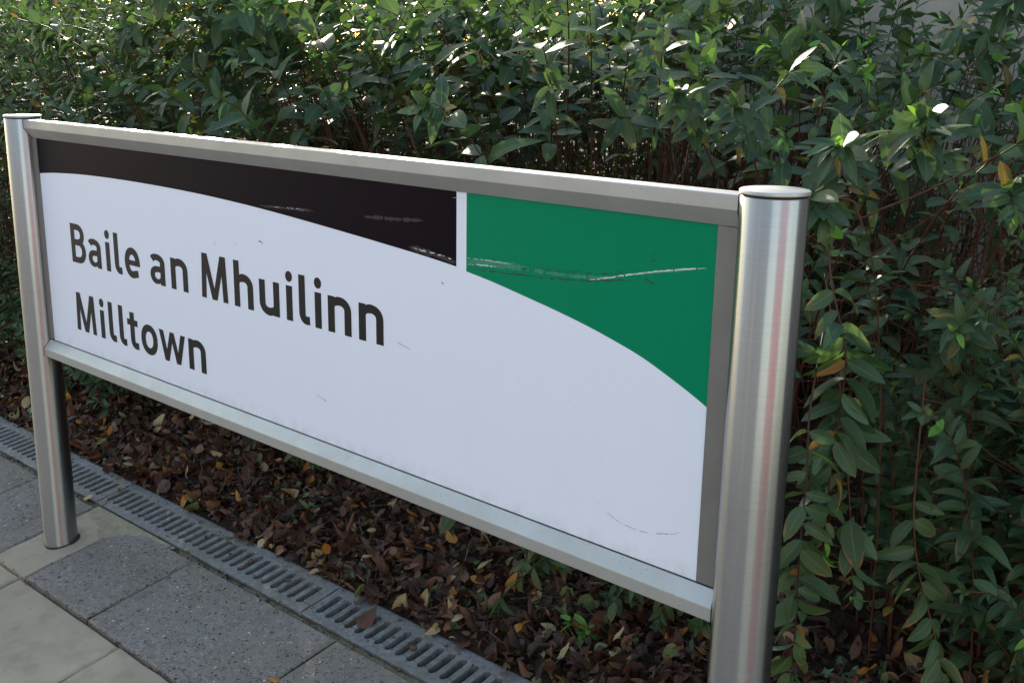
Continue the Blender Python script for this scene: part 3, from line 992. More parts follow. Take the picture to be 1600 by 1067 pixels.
def make_grate(x0, ln, off, label):
    g = prop(empty('drain_grate', (x0, 0, 0)), label, 'grate', 'slotted grates along the drain')
    xc = []
    x = off
    while x < ln - SLOT_R - 0.003:
        if x > SLOT_R + 0.003: xc.append(x)
        x += PITCH_S
    smp = sorted(set([0.0, ln] + [round(c + SLOT_R * math.cos(R_(a)), 6) for c in xc for a in range(0, 181, 20)]))
    for s in (0, 1):
        def yin(xx):
            for c in xc:
                if abs(xx - c) <= SLOT_R + 1e-6:
                    d = math.sqrt(max(SLOT_R ** 2 - (xx - c) ** 2, 0))
                    return YA - d if s == 0 else YB + d
            return YA if s == 0 else YB
        yo = Y0 if s == 0 else Y1
        v, f = [], []
        sg = 1 if s == 0 else -1
        for xx in smp:
            yi = yin(xx)
            zi, zo = float(zg(x0 + xx, yi)), float(zg(x0 + xx, yo))
            v += [(xx, yo, zo - 0.02), (xx, yo, zo - 0.0012), (xx, yo + 0.0012 * sg, zo), (xx, yi - 0.0014 * sg, zi), (xx, yi, zi - 0.0014), (xx, yi + 0.0016 * sg, zi - 0.018)]
        for i in range(len(smp) - 1):
            for j in range(5): f.append((6 * i + j, 6 * i + 6 + j, 6 * i + 7 + j, 6 * i + 1 + j))
        bmx = bmesh.new()
        vv = [bmx.verts.new(p) for p in v]
        for q in f: bmx.faces.new([vv[k] for k in q])
        # anti-slip studs on the rim
        for c in xc:
            for (dx, yy) in ((PITCH_S / 2, yo + 0.010 * sg), (0.0, yo + 0.015 * sg)):
                z = float(zg(x0 + c + dx, yy))
                bmesh.ops.create_cone(bmx, segments=6, radius1=0.0019, radius2=0.0007, depth=0.0016, cap_ends=True,
                                      matrix=Matrix.Translation((c + dx, yy, z + 0.0007)))
        bm_obj('rim', bmx, M_GALV, g)
    # bars
    hw = PITCH_S / 2 - SLOT_R
    bm_ = bmesh.new()
    prof = [(-hw - 0.0016, -0.018), (-hw, -0.0016), (-hw + 0.0014, 0), (hw - 0.0014, 0), (hw, -0.0016), (hw + 0.0016, -0.018)]
    ring = []
    for yy in (YA, YB): ring.append([bm_.verts.new((px_, yy, dz + 0.1653 * yy)) for px_, dz in prof])
    for j in range(5): bm_.faces.new((ring[0][j], ring[0][j + 1], ring[1][j + 1], ring[1][j]))
    for yy in (YA + 0.010, (YA + YB) / 2, YB - 0.010):
        bmesh.ops.create_cone(bm_, segments=6, radius1=0.0019, radius2=0.0007, depth=0.0016, cap_ends=True,
                              matrix=Matrix.Translation((0.0008, yy, 0.0007 + 0.1653 * yy)))
    bmesh.ops.recalc_face_normals(bm_, faces=bm_.faces[:])
    me = bpy.data.meshes.new('bar')
    bm_.to_mesh(me); bm_.free()
    me.materials.append(M_GALV)
    for c in xc[:-1]:
        xx = c + PITCH_S / 2
        if True:
            o = bpy.data.objects.new('bar', me)
            COL.objects.link(o)
            o.parent = g
            o.location = (xx, 0, -0.1409 + 0.0038 * (x0 + xx))
    for xa, xb in ((0.0004, xc[0] - SLOT_R), (xc[-1] + SLOT_R, ln - 0.0004)):
        ve = []
        for yy in (YA, YB):
            for xx, dz in ((xa, -.018), (xa, -.0006), (xa + .0008, 0), (xb - .0014, 0), (xb, -.0014), (xb, -.018)): ve.append((xx, yy, float(zg(x0 + xx, yy)) + dz))
        pyd('bar', ve, [(j, j + 1, j + 7, j + 6) for j in range(5)], M_GALV, g)
    return g


make_grate(0.8770, 0.996, 0.0325, 'galvanised slotted drain grate nearest the viewer with a curled dead leaf lying on it')
make_grate(-0.1230, 0.996, 0.0230, 'galvanised slotted drain grate between the left post and the grate with the curled leaf')
make_grate(-1.1230, 0.996, 0.0230, 'galvanised slotted drain grate running behind the left post to the picture edge')
make_grate(-2.1230, 0.996, 0.0230, 'galvanised slotted drain grate beyond the left picture edge')
make_grate(1.8770, 0.996, 0.0230, 'galvanised slotted drain grate at the foot of the right post')

# ================================================================== LEAVES
def leaf_template(wid, fold, curl, twist, wav, full=True, shape=0.42, pw=0.66):
    """unit-length leaf along +Y, blade in XY, upper side +Z. Returns verts, tris, uv"""
    st = [0.14, 0.32, 0.5, 0.68, 0.85] if full else [0.25, 0.6]
    def hwid(t): return 1.12 * wid * (math.sin(math.pi * t ** (math.log(0.5) / math.log(shape))) ** pw)
    def cz(t): return -curl * t * t + 0.15 * curl * t
    v, uv = [(0, 0, 0)], [(0.5, 0)]
    for i, t in enumerate(st):
        hw_ = hwid(t)
        ca, sa = math.cos(twist * t), math.sin(twist * t)
        for s in (-1, 0, 1):
            x = s * hw_
            z = abs(s) * hw_ * fold + wav * math.sin(9 * t + s * 1.7) * abs(s)
            v.append((x * ca - z * sa, t * (1 - 0.18 * curl * curl * t), x * sa + z * ca + cz(t)))
            uv.append((0.5 + s * 0.5, t))
    v.append((0, 1 * (1 - 0.18 * curl * curl), cz(1))); uv.append((0.5, 1))
    n = len(st)
    tr = [(0, 2, 1), (0, 3, 2)]
    for i in range(n - 1):
        a, b = 1 + 3 * i, 4 + 3 * i
        tr += [(a, a + 1, b + 1), (a, b + 1, b), (a + 1, a + 2, b + 2), (a + 1, b + 2, b + 1)]
    e = len(v) - 1
    a = 1 + 3 * (n - 1)
    tr += [(a, a + 1, e), (a + 1, a + 2, e)]
    return np.array(v), np.array(tr), np.array(uv)


TPL = [leaf_template(0.225, 0.22, 0.35, 0.25, 0.012, True, 0.47, 0.58), leaf_template(0.16, 0.5, 0.7, -0.35, 0.02, True, 0.45, 0.7), leaf_template(0.175, 0.28, 0.28, 0.10, 0.010), leaf_template(0.195, 0.18, 0.12, -0.12, 0.012), leaf_template(0.165, 0.40, 0.42, 0.20, 0.010),
       leaf_template(0.205, 0.12, 0.30, 0.0, 0.014), leaf_template(0.185, 0.30, 0.05, -0.2, 0.010), leaf_template(0.150, 0.35, 0.55, 0.15, 0.012)]
TPL_LO = [leaf_template(0.175, 0.25, 0.25, 0.1, 0.0, False), leaf_template(0.195, 0.15, 0.15, -0.1, 0.0, False)]
DTPL = [leaf_template(0.20, 0.7, 0.5, 0.6, 0.03), leaf_template(0.22, 0.3, -0.5, -0.5, 0.04), leaf_template(0.16, 1.1, 0.3, 0.9, 0.03),
        leaf_template(0.24, 0.1, 0.25, 0.2, 0.03), leaf_template(0.18, -0.5, 0.6, -0.8, 0.04),
        leaf_template(0.15, 1.6, 0.9, 1.6, 0.05), leaf_template(0.13, 0.9, -0.9, 2.2, 0.06), leaf_template(0.28, 0.6, 0.5, 1.0, 0.09)]


def tpl_mesh(name, T):
    v, tr, uv = T
    me = bpy.data.meshes.new(name)
    me.from_pydata(v.tolist(), [], tr.tolist())
    l = me.uv_layers.new(name='leafuv')
    l.data.foreach_set('uv', uv[tr.reshape(-1)].astype(np.float32).reshape(-1))
    me.shade_smooth()
    return me


def mass_mesh(name, batches, mats):
    """batches: (template, M[n,3,3], P[n,3], mat index[n]) -> one mesh"""
    V, T, U, MI, off = [], [], [], [], 0
    for (tv, tt, tu), Mx, P, mi in batches:
        n = len(P)
        if n == 0: continue
        vv = np.einsum('nij,kj->nki', Mx, tv) + P[:, None, :]
        k = len(tv)
        V.append(vv.reshape(-1, 3))
        T.append((tt[None] + (off + np.arange(n) * k)[:, None, None]).reshape(-1, 3))
        U.append(np.broadcast_to(tu[tt.reshape(-1)][None], (n, len(tt) * 3, 2)).reshape(-1, 2))
        MI.append(np.repeat(mi, len(tt)))
        off += n * k
    V, T, U, MI = np.concatenate(V), np.concatenate(T), np.concatenate(U), np.concatenate(MI)
    me = bpy.data.meshes.new(name)
    me.vertices.add(len(V)); me.vertices.foreach_set('co', V.astype(np.float32).reshape(-1))
    me.loops.add(len(T) * 3); me.loops.foreach_set('vertex_index', T.astype(np.int32).reshape(-1))
    me.polygons.add(len(T)); me.polygons.foreach_set('loop_start', np.arange(0, len(T) * 3, 3, dtype=np.int32))
    me.polygons.foreach_set('material_index', MI.astype(np.int32))
    l = me.uv_layers.new(name='leafuv')
    l.data.foreach_set('uv', U.astype(np.float32).reshape(-1))
    me.update(calc_edges=True)
    me.shade_smooth()
    for m in mats: me.materials.append(m)
    return me


def tubes_mesh(name, tubes, mat, sides=5):
    """tubes: list of (pts[n,3], radius start, radius end)"""
    V, Q, off = [], [], 0
    for P, r0, r1 in tubes:
        P = np.asarray(P, float)
        n = len(P)
        T = np.gradient(P, axis=0)
        T /= np.linalg.norm(T, axis=1)[:, None] + 1e-9
        ref = np.where(np.abs(T[:, 2:3]) > 0.9, np.array([[1.0, 0, 0]]), np.array([[0, 0, 1.0]]))
        A = np.cross(T, ref); A /= np.linalg.norm(A, axis=1)[:, None] + 1e-9
        B = np.cross(T, A)
        rr = np.linspace(r0, r1, n)[:, None, None]
        a = np.arange(sides) * 2 * math.pi / sides
        ring = P[:, None, :] + rr * (A[:, None, :] * np.cos(a)[None, :, None] + B[:, None, :] * np.sin(a)[None, :, None])
        V.append(ring.reshape(-1, 3))
        i = np.arange(n - 1)[:, None] * sides
        j = np.arange(sides)[None]
        j2 = (j + 1) % sides
        Q.append((np.stack([i + j, i + j2, i + sides + j2, i + sides + j], -1) + off).reshape(-1, 4))
        off += n * sides
    V, Q = np.concatenate(V), np.concatenate(Q)
    me = bpy.data.meshes.new(name)
    me.vertices.add(len(V)); me.vertices.foreach_set('co', V.astype(np.float32).reshape(-1))
    me.loops.add(len(Q) * 4); me.loops.foreach_set('vertex_index', Q.astype(np.int32).reshape(-1))
    me.polygons.add(len(Q)); me.polygons.foreach_set('loop_start', np.arange(0, len(Q) * 4, 4, dtype=np.int32))
    me.update(calc_edges=True)
    me.shade_smooth()
    me.materials.append(mat)
    return me


def unit(v): return v / (np.linalg.norm(v) + 1e-9)


class Plant:
    def __init__(s): s.tubes, s.leaves = [], []      # leaf: pos, axis, normal, length, kind


def add_leaf(pl, pos, ax, nrm, ln, kind): pl.leaves.append((pos, unit(ax), nrm, ln, kind))


def pick_kind(rr, old=0.0):
    q = rr.random()
    if q < 0.03 + 0.05 * old: return 3
    if q < 0.17 + 0.24 * old: return 4
    if q < 0.62: return 1
    return 0


def shoot(pl, P, r0, r1, s0, spacing, lmax, rr, flat=0.0, old=0.0, rosette=True, side=None, droop=0.25, young=0.14):
    """leafy shoot: polyline P, leaves from fraction s0 to the tip in opposite pairs"""
    P = np.asarray(P, float)
    pl.tubes.append((P, r0, r1))
    seg = np.linalg.norm(np.diff(P, axis=0), axis=1)
    cum = np.concatenate([[0], np.cumsum(seg)])
    tot = cum[-1]
    d = s0 * tot
    k = 0
    phase = rr.uniform(0, math.pi)
    while d <= tot + 1e-6:
        t = np.array([np.interp(d, cum, P[:, i]) for i in range(3)])
        i = min(np.searchsorted(cum, d), len(P) - 1)
        i = max(i, 1)
        tg = unit(P[i] - P[i - 1])
        up = np.array((0, 0, 1.0))
        sidev = unit(np.cross(tg, up) if abs(tg[2]) < 0.95 else np.array((math.cos(phase), math.sin(phase), 0)))
        upv = np.cross(sidev, tg)
        a = phase + k * math.pi / 2
        fr = (d - s0 * tot) / max(tot * (1 - s0), 1e-6)
        ln = lmax * (0.62 + 0.38 * math.sin(math.pi * min(1, fr * 0.85 + 0.15))) * rr.uniform(0.8, 1.15)
        if fr > 0.86: ln *= 0.62
        elev = R_(70 - 36 * fr ** 2)
        elev0 = elev
        for sgn in (0, math.pi):
            if rr.random() < 0.12: continue
            b = a + sgn + rr.uniform(-0.5, 0.5)
            elev = elev0 + R_(rr.uniform(-20, 16))
            lat = math.cos(b) * sidev + math.sin(b) * upv * (1 - flat)
            lat = unit(lat + 1e-6)
            ax = math.cos(elev) * tg + math.sin(elev) * lat + np.array((0, 0, -droop * rr.uniform(0.2, 1.2)))
            ax = unit(ax)
            nn = unit(0.75 * up + 0.6 * tg + np.array((rr.uniform(-.55, .55), rr.uniform(-.55, .55) - 0.1, 0)))
            kd = pick_kind(rr, old * (1 - fr))
            if fr > 0.88 and rr.random() < young: kd = 2
            add_leaf(pl, t, ax, nn, ln * rr.uniform(0.9, 1.1) * (0.72 if kd == 3 else 1.0), kd)
        k += 1
        d += spacing * rr.uniform(0.65, 1.35) * (1 - 0.45 * fr)
    if rosette and rr.random() < 0.75:
        tg = unit(P[-1] - P[-2])
        sidev = unit(np.cross(tg, np.array((0.3, 0.2, 1.0))))
        upv = np.cross(sidev, tg)
        for q in range(4):
            b = phase + q * math.pi / 2 + 0.4
            ax = unit(tg * 0.75 + 0.7 * (math.cos(b) * sidev + math.sin(b) * upv))
            add_leaf(pl, P[-1], ax, unit(tg + np.array((0, -0.1, 0.5))), lmax * 0.45 * rr.uniform(0.8, 1.2), 2 if rr.random() < young else 1)


def bez(a, b, c, d, n=9):
    t = np.linspace(0, 1, n)[:, None]
    return (1 - t) ** 3 * a + 3 * (1 - t) ** 2 * t * b + 3 * (1 - t) * t * t * c + t ** 3 * d


def smoothstep(a, b, x):
    t = min(1, max(0, (x - a) / (b - a)))
    return t * t * (3 - 2 * t)


def proj(P):
    d = P - CAM
    z = d @ CF
    return 800 + F_PX * (d @ CR) / z, 533.5 - F_PX * (d @ CU) / z, z


SHRUBS = [  # x range of the front row, label
    (-9.0, -3.6, 'most distant sunlit shrub at the far left end of the hedge'),
    (-3.6, -2.2, 'shrub with sunlit glossy leaves above and beyond the left post'),
    (-2.2, -1.3, 'shrub rising behind the left post and the left end of the top rail'),
    (-1.3, -0.5, 'shrub with arching bare stems behind the dark band of the sign'),
    (-0.5, 0.25, 'shrub with yellowing leaves behind the middle of the top rail'),
    (0.25, 0.95, 'shrub with drooping green leaf clusters left of the dark hollow above the green band'),
    (0.95, 1.60, 'shrub over a dark hollow of bare brown stems behind the right end of the rail'),
    (1.60, 2.15, 'shrub with leaf rosettes overhanging the right post'),
    (2.15, 3.60, 'shrub at the right picture edge with dark lower leaves'),
]
BACK = [(-9.0, -2.0, 'back row shrub catching the sun at the top left corner'),
        (-2.0, -0.3, 'back row shrub seen between stems at the top middle'),
        (-0.3, 4.5, 'back row shrub with thin brown stems in front of the concrete wall')]
plants = [Plant() for _ in SHRUBS] + [Plant() for _ in BACK]


def which(x, y):
    if y > 1.75:
        for i, s in enumerate(BACK):
            if s[0] <= x < s[1]: return len(SHRUBS) + i
    for i, s in enumerate(SHRUBS):
        if s[0] <= x < s[1]: return i
    return None


def tip_height(x, y, rr):
    left = smoothstep(0.6, -2.5, x)
    h_ = 1.30 + 0.20 * left + 0.22 * max(0, y - 1.2) * (0.35 + 0.65 * left) + 0.04 * math.sin(2.1 * x + 1.0) + 0.04 * math.sin(4.7 * x + 2 * y)
    h_ -= 0.20 * smoothstep(0.6, 1.5, x) * (1 - 0.75 * smoothstep(1.3, 1.9, y))
    front = smoothstep(0.95, 0.55, y)
    h_ -= 0.22 * front
    return h_ + rr.uniform(-0.17, 0.12)


rr = random.Random(5)
NST = 0
cand = []
for gx in np.arange(-8.5, 3.4, 0.135):
    for gy in np.arange(0.74, 3.2, 0.135):
        x = gx + rr.uniform(-.06, .06)
        y = gy + rr.uniform(-.06, .06)
        cand.append((x, y))
for (x, y) in cand:
    if x > 1.0 and y > 2.3 and rr.random() < 0.5: continue
    if x > 1.55 and y < 1.6: continue
    if y < 0.85 and x > -0.4 and rr.random() < 0.35: continue
    dist = math.hypot(x - CAM[0], y - CAM[1])
    if x > -0.2 and y < 1.8 and rr.random() < (0.68 if 0.5 < x < 1.5 and y < 1.3 else 0.50): continue
    if -1.5 < x <= -0.2 and rr.random() < 0.34: continue
    if dist > 5 and rr.random() < 0.25: continue
    zt = tip_height(x, y, rr)
    lean_y = -0.16 - 0.34 * smoothstep(1.5, 0.8, y) * rr.uniform(0.5, 1.2)
    lean_x = rr.uniform(-0.22, 0.26) + (0.12 if x > 0.9 else 0) + (-0.14 if x < 0.7 and x > -1.8 else 0)
    tip = np.array((x + lean_x, y + lean_y + rr.uniform(-.12, .12), zt))
    # cull what lies far outside the view
    u, v, z = proj(tip)
    if z < 0.3 or u < -500 or u > 2000: continue
    pid = which(x, y)
    if pid is None: continue
    pl = plants[pid]
    base = np.array((x, y, float(zbed(x, y)) - 0.02))
    hgt = zt - base[2]
    c1 = base + np.array((lean_x * 0.10, lean_y * 0.05, hgt * 0.45))
    c2 = base + np.array((lean_x * 0.55, lean_y * 0.45, hgt * 0.98))
    P = bez(base, c1, c2, tip, 12)
    hollow = 0.9 < x < 1.95
    s0 = (0.60 if x > -0.8 else 0.45) + rr.uniform(-.07, .07) + (0.18 if hollow else 0.12 if x > 0.2 else 0.05 if x > -1.2 else 0)
    lm = rr.uniform(0.076, 0.104) * (0.78 if x < -1.2 else 0.95 if x < -0.3 else 1.22)
    shoot(pl, P, 0.0030 * rr.uniform(0.8, 1.4), 0.0012, s0, 0.044 if x < -0.3 else 0.052, lm, rr, flat=0.25, old=0.6)
    NST += 1
    # side shoots
    for q in range(rr.choice((1, 1, 2, 2)) if x < 0.4 else rr.choice((0, 1, 1))):
        t = rr.uniform(s0 - 0.05, 0.9)
        i = int(t * 11)
        p0 = P[i] * (1 - (t * 11 - i)) + P[min(i + 1, 11)] * (t * 11 - i)
        a = rr.uniform(0, 2 * math.pi)
        ln = rr.uniform(0.09, 0.20)
        dirv = np.array((math.cos(a), math.sin(a) - 0.35, rr.uniform(0.15, 0.8)))
        dirv = unit(dirv) * ln
        P2 = bez(p0, p0 + dirv * 0.35 + np.array((0, 0, 0.02)), p0 + dirv * 0.7 + np.array((0, 0, 0.02)), p0 + dirv, 5)
        shoot(pl, P2, 0.0016, 0.0009, 0.25, 0.032, lm * 0.9, rr, flat=0.2, old=0.5)

# low skirt of the hedge on the left (leaves come down to the litter), thin stems elsewhere
for k in range(150):
    x = rr.uniform(-4.2, -0.55)
    y = rr.uniform(0.62, 0.95)
    if x > -1.0 and rr.random() < 0.5: continue
    pid = which(x, y)
    base = np.array((x, y, float(zbed(x, y)) - 0.01))
    zt = base[2] + rr.uniform(0.18, 0.85)
    tip = np.array((x + rr.uniform(-.2, .2), y - rr.uniform(0.08, 0.26), zt))
    P = bez(base, base + np.array((0, 0, (zt - base[2]) * 0.5)), (base + tip) / 2 + np.array((0, 0, (zt - base[2]) * 0.5)), tip, 8)
    shoot(plants[pid], P, 0.0022, 0.0010, 0.35, 0.034, rr.uniform(0.05, 0.07), rr, flat=0.2, old=0.5)
# shoots that come down close to the drain beyond the left post
for k in range(60):
    x = rr.uniform(-2.2, -0.62)
    y = rr.uniform(0.50, 0.74)
    base = np.array((x, y, float(zbed(x, y)) - 0.01))
    zt = base[2] + rr.uniform(0.06, 0.30)
    tip = np.array((x + rr.uniform(-.15, .15), y - rr.uniform(0.04, 0.13), zt))
    P = bez(base, base + np.array((0, 0, (zt - base[2]) * 0.5)), (base + tip) / 2 + np.array((0, 0, (zt - base[2]) * 0.5)), tip, 7)
    shoot(plants[which(x, y)], P, 0.0018, 0.0009, 0.2, 0.026, rr.uniform(0.045, 0.06), rr, flat=0.2, old=0.5)
# a few leafier shoots across the hollow beside the post
for k in range(14):
    x = rr.uniform(1.55, 2.15)
    y = rr.uniform(0.75, 1.25)
    base = np.array((x, y, float(zbed(x, y)) - 0.01))
    zt = rr.uniform(0.62, 0.98)
    tip = np.array((x + rr.uniform(-.12, .2), y - rr.uniform(0.05, 0.25), zt))
    P = bez(base, base + np.array((0, 0, zt * 0.5)), (base + tip) / 2 + np.array((0, 0, zt * 0.5)), tip, 9)
    shoot(plants[7], P, 0.0024, 0.0011, 0.66, 0.034, rr.uniform(0.06, 0.085), rr, flat=0.3, old=0.6)
# lower leafy growth right of the right post, leaving the dark hollow free
for k in range(230):
    x = rr.uniform(1.75, 3.0)
    y = rr.uniform(0.75, 1.75)
    zt = rr.uniform(0.15, 0.85)
    base = np.array((x, y, float(zbed(x, y)) - 0.01))
    zt = max(zt, base[2] + 0.15)
    tip = np.array((x + rr.uniform(-.25, .1), y - rr.uniform(0.0, 0.25), zt))
    u, v, z = proj(tip)
    if u < 1400 + 120 * math.sin(v * 0.02) and 300 < v < 640: continue
    if u < 1300 or u > 1800: continue
    pid = which(x, y) or 8
    P = bez(base, base + np.array((0, 0, (zt - base[2]) * 0.5)), (base + tip) / 2 + np.array((0, 0, (zt - base[2]) * 0.5)), tip, 8)
    shoot(plants[8], P, 0.0022, 0.0010, 0.15, 0.034, rr.uniform(0.055, 0.078), rr, flat=0.3, old=0.7)
# inner leaves that close the view through the hedge on the right
for k in range(860):
    x = rr.uniform(-4.2, 2.4)
    y = rr.uniform(1.9, 3.15)
    base = np.array((x, y, float(zbed(x, y)) - 0.01))
    zt = rr.uniform(0.3, 1.08) + (0.2 if x < -0.3 else 0)
    tip = np.array((x + rr.uniform(-.25, .2), y - rr.uniform(0.0, 0.3), zt))
    P = bez(base, base + np.array((0, 0, (zt - base[2]) * 0.5)), (base + tip) / 2 + np.array((0, 0, (zt - base[2]) * 0.5)), tip, 7)
    shoot(plants[which(x, y)], P, 0.0024, 0.0010, 0.30, 0.040, rr.uniform(0.06, 0.085), rr, flat=0.2, old=0.9, rosette=False)
for k in range(240):
    x = rr.uniform(-3.6, -0.8)
    y = rr.uniform(1.2, 2.7)
    base = np.array((x, y, float(zbed(x, y)) - 0.01))
    zt = rr.uniform(0.6, 1.35)
    tip = np.array((x + rr.uniform(-.25, .2), y - rr.uniform(0.0, 0.25), zt))
    P = bez(base, base + np.array((0, 0, (zt - base[2]) * 0.5)), (base + tip) / 2 + np.array((0, 0, (zt - base[2]) * 0.5)), tip, 7)
    shoot(plants[which(x, y)], P, 0.0024, 0.0010, 0.30, 0.036, rr.uniform(0.06, 0.085), rr, flat=0.2, old=0.9, rosette=False)
# thicket of bare brown canes seen in the hollows
for k in range(520):
    x = rr.uniform(-1.0, 2.3)
    y = rr.uniform(1.35, 2.9)
    base = np.array((x, y, float(zbed(x, y)) - 0.01))
    zt = rr.uniform(0.85, 1.22)
    tip = np.array((x + rr.uniform(-.15, .35), y + rr.uniform(-.2, .1), zt))
    P = bez(base, base + np.array((0, 0, .35)), tip - np.array((0, 0, .4)), tip, 6)
    P = P + np.array([[rr.gauss(0, .018), rr.gauss(0, .018), 0] for _ in P])
    plants[which(x, y)].tubes.append((P, 0.0024 * rr.uniform(.5, 1.7), 0.0014))
# long arching stems, bare almost to the tip
for k in range(70):
    x = rr.uniform(-0.9, 2.0)
    y = rr.uniform(0.9, 1.5)
    left = x < 0.8
    base = np.array((x, y, float(zbed(x, y)) - 0.01))
    zt = tip_height(x, y, rr) + 0.05
    dx = rr.uniform(-0.75, -0.25) if left else rr.uniform(0.05, 0.5)
    tip = np.array((x + dx, y - rr.uniform(0.15, 0.4), zt))
    P = bez(base, base + np.array((dx * .15, -.05, (zt - base[2]) * 0.6)), base + np.array((dx * .55, -.15, (zt - base[2]) * 0.95)), tip, 12)
    pid = which(x, y)
    shoot(plants[pid], P, 0.0038, 0.0014, 0.80, 0.040, rr.uniform(0.07, 0.09), rr, flat=0.2, old=0.4)
# fine dead twigs in the hollow
for k in range(120):
    x = rr.uniform(1.35, 2.2)
    y = rr.uniform(0.75, 1.7)
    z0 = rr.uniform(0.05, 0.9)
    a = rr.uniform(-0.5, 1.1)
    ln = rr.uniform(0.2, 0.55)
    p0 = np.array((x, y, z0))
    p1 = p0 + np.array((math.cos(a) * ln, rr.uniform(-.2, .2), math.sin(a) * ln * 0.8))
    plants[6 if x < 1.6 else 7].tubes.append((bez(p0, p0 * .66 + p1 * .34 + np.array((0, 0, rr.uniform(-.03, .05))), p0 * .33 + p1 * .67 + np.array((0, 0, rr.uniform(-.03, .05))), p1, 6), 0.0016, 0.0008))

# foreground sprays beside the right post
sp = plants[7]
def spray(P, s0, spacing, lm, seed, r=0.0022, **kw):
    q = random.Random(seed)
    P = smooth3(np.array(P))
    shoot(sp, P, r, r * 0.5, s0, spacing * 0.66, lm * 1.08, q, **kw)


def smooth3(P, per=4):
    P = [p for p in P]
    P = [2 * P[0] - P[1]] + P + [2 * P[-1] - P[-2]]
    out = []
    for i in range(1, len(P) - 2):
        for k in range(per):
            t = k / per
            a, b, c, d = P[i - 1], P[i], P[i + 1], P[i + 2]
            out.append(0.5 * ((2 * b) + (-a + c) * t + (2 * a - 5 * b + 4 * c - d) * t * t + (-a + 3 * b - 3 * c + d) * t ** 3))
    out.append(P[-2])
    return np.array(out)


spray([(1.93, .62, .96), (1.998, .52, .837), (2.032, .50, .762), (2.051, .50, .695), (2.053, .49, .601), (2.052, .48, .503), (2.055, .47, .405), (2.062, .46, .335)],
      0.30, 0.040, 0.082, 1, flat=0.75, droop=0.12, old=0.5, young=0.6)
spray([(1.90, .70, .80), (1.99, .58, .70), (2.05, .52, .56), (2.085, .50, .42), (2.105, .49, .31), (2.115, .49, .262)], 0.40, 0.042, 0.075, 2, flat=0.7, droop=0.15, old=0.4)
spray([(1.98, .55, .72), (2.04, .40, .62), (2.064, .36, .52), (2.068, .35, .42), (2.070, .35, .31), (2.068, .36, .22), (2.062, .37, .14), (2.06, .38, .06)], 0.30, 0.048, 0.066, 3, flat=0.65, droop=0.15, old=0.5)
spray([(2.10, .75, .62), (2.155, .62, .404), (2.187, .60, .287), (2.227, .59, .197), (2.250, .58, .130), (2.262, .57, .075)], 0.35, 0.040, 0.070, 4, flat=0.8, droop=0.10, old=0.6)
spray([(1.86, .95, .85), (1.91, .72, .99), (1.944, .64, 1.045), (1.965, .57, 1.055)], 0.45, 0.026, 0.082, 5, flat=0.15, old=0.3)
spray([(1.98, 1.0, .90), (2.03, .80, 1.04), (2.061, .72, 1.095), (2.075, .66, 1.105)], 0.45, 0.028, 0.078, 6, flat=0.15, old=0.7)
spray([(1.60, 1.0, .85), (1.65, .80, 1.05), (1.676, .72, 1.10), (1.69, .66, 1.115)], 0.45, 0.026, 0.076, 7, flat=0.15, old=0.4)
spray([(1.48, 1.0, .90), (1.50, .82, 1.07), (1.52, .74, 1.125), (1.53, .69, 1.14)], 0.5, 0.026, 0.070, 8, flat=0.15, old=0.3)
spray([(2.10, 1.1, .85), (2.17, .85, .97), (2.215, .74, .985), (2.244, .68, .958)], 0.40, 0.030, 0.078, 9, flat=0.35, old=0.5)
spray([(2.05, 1.1, .55), (2.12, .85, .70), (2.16, .74, .735), (2.175, .68, .735)], 0.45, 0.026, 0.072, 10, flat=0.15, old=0.3)
spray([(1.86, .62, .66), (1.925, .50, .70), (1.955, .44, .69), (1.972, .41, .67)], 0.4, 0.032, 0.066, 11, flat=0.3, old=0.7)
spray([(1.78, .90, .85), (1.86, .68, .945), (1.905, .60, .965), (1.95, .56, .945), (1.975, .55, .905)], 0.35, 0.034, 0.088, 12, flat=0.3, droop=0.5, old=0.3)
sp.tubes.append((smooth3(np.array([(1.90, .60, .93), (1.959, .55, .948), (1.98, .55, .965), (2.016, .55, .964), (2.030, .55, .938), (2.058, .55, .952), (2.133, .57, .992), (2.2, .7, 1.05)])), 0.0022, 0.0018))
sp.tubes.append((smooth3(np.array([(2.030, .55, .938), (2.033, .55, .925), (2.031, .55, .915)])), 0.0018, 0.0012))

LEAF_MESH = {}
for k in range(len(LEAF_M)):
    for t in range(len(TPL)):
        me = tpl_mesh('leaf', TPL[t]); me.materials.append(LEAF_M[k])
        LEAF_MESH[(k, t)] = me


def leaf_matrix(ax, nrm, ln):
    x = np.cross(ax, nrm)
    if np.linalg.norm(x) < 1e-4: x = np.cross(ax, np.array((1.0, 0, 0)))
    x = unit(x)
    z = np.cross(x, ax)
    return np.stack([x, ax, z], 1) * ln


# which leaves show largest: a coarse nearest-leaf grid over the picture
allp, owner, idx, lens = [], [], [], []
for pi, pl in enumerate(plants):
    for li, lf in enumerate(pl.leaves):
        allp.append(lf[0] + lf[1] * lf[3] * 0.5); owner.append(pi); idx.append(li); lens.append(lf[3])
allp = np.array(allp); owner = np.array(owner); idx = np.array(idx); lens = np.array(lens)
d = allp - CAM
zz = d @ CF
uu = 800 + F_PX * (d @ CR) / zz
vv = 533.5 - F_PX * (d @ CU) / zz
inside = (uu > 0) & (uu < 1600) & (vv > 0) & (vv < 1067) & (zz > 0.2)
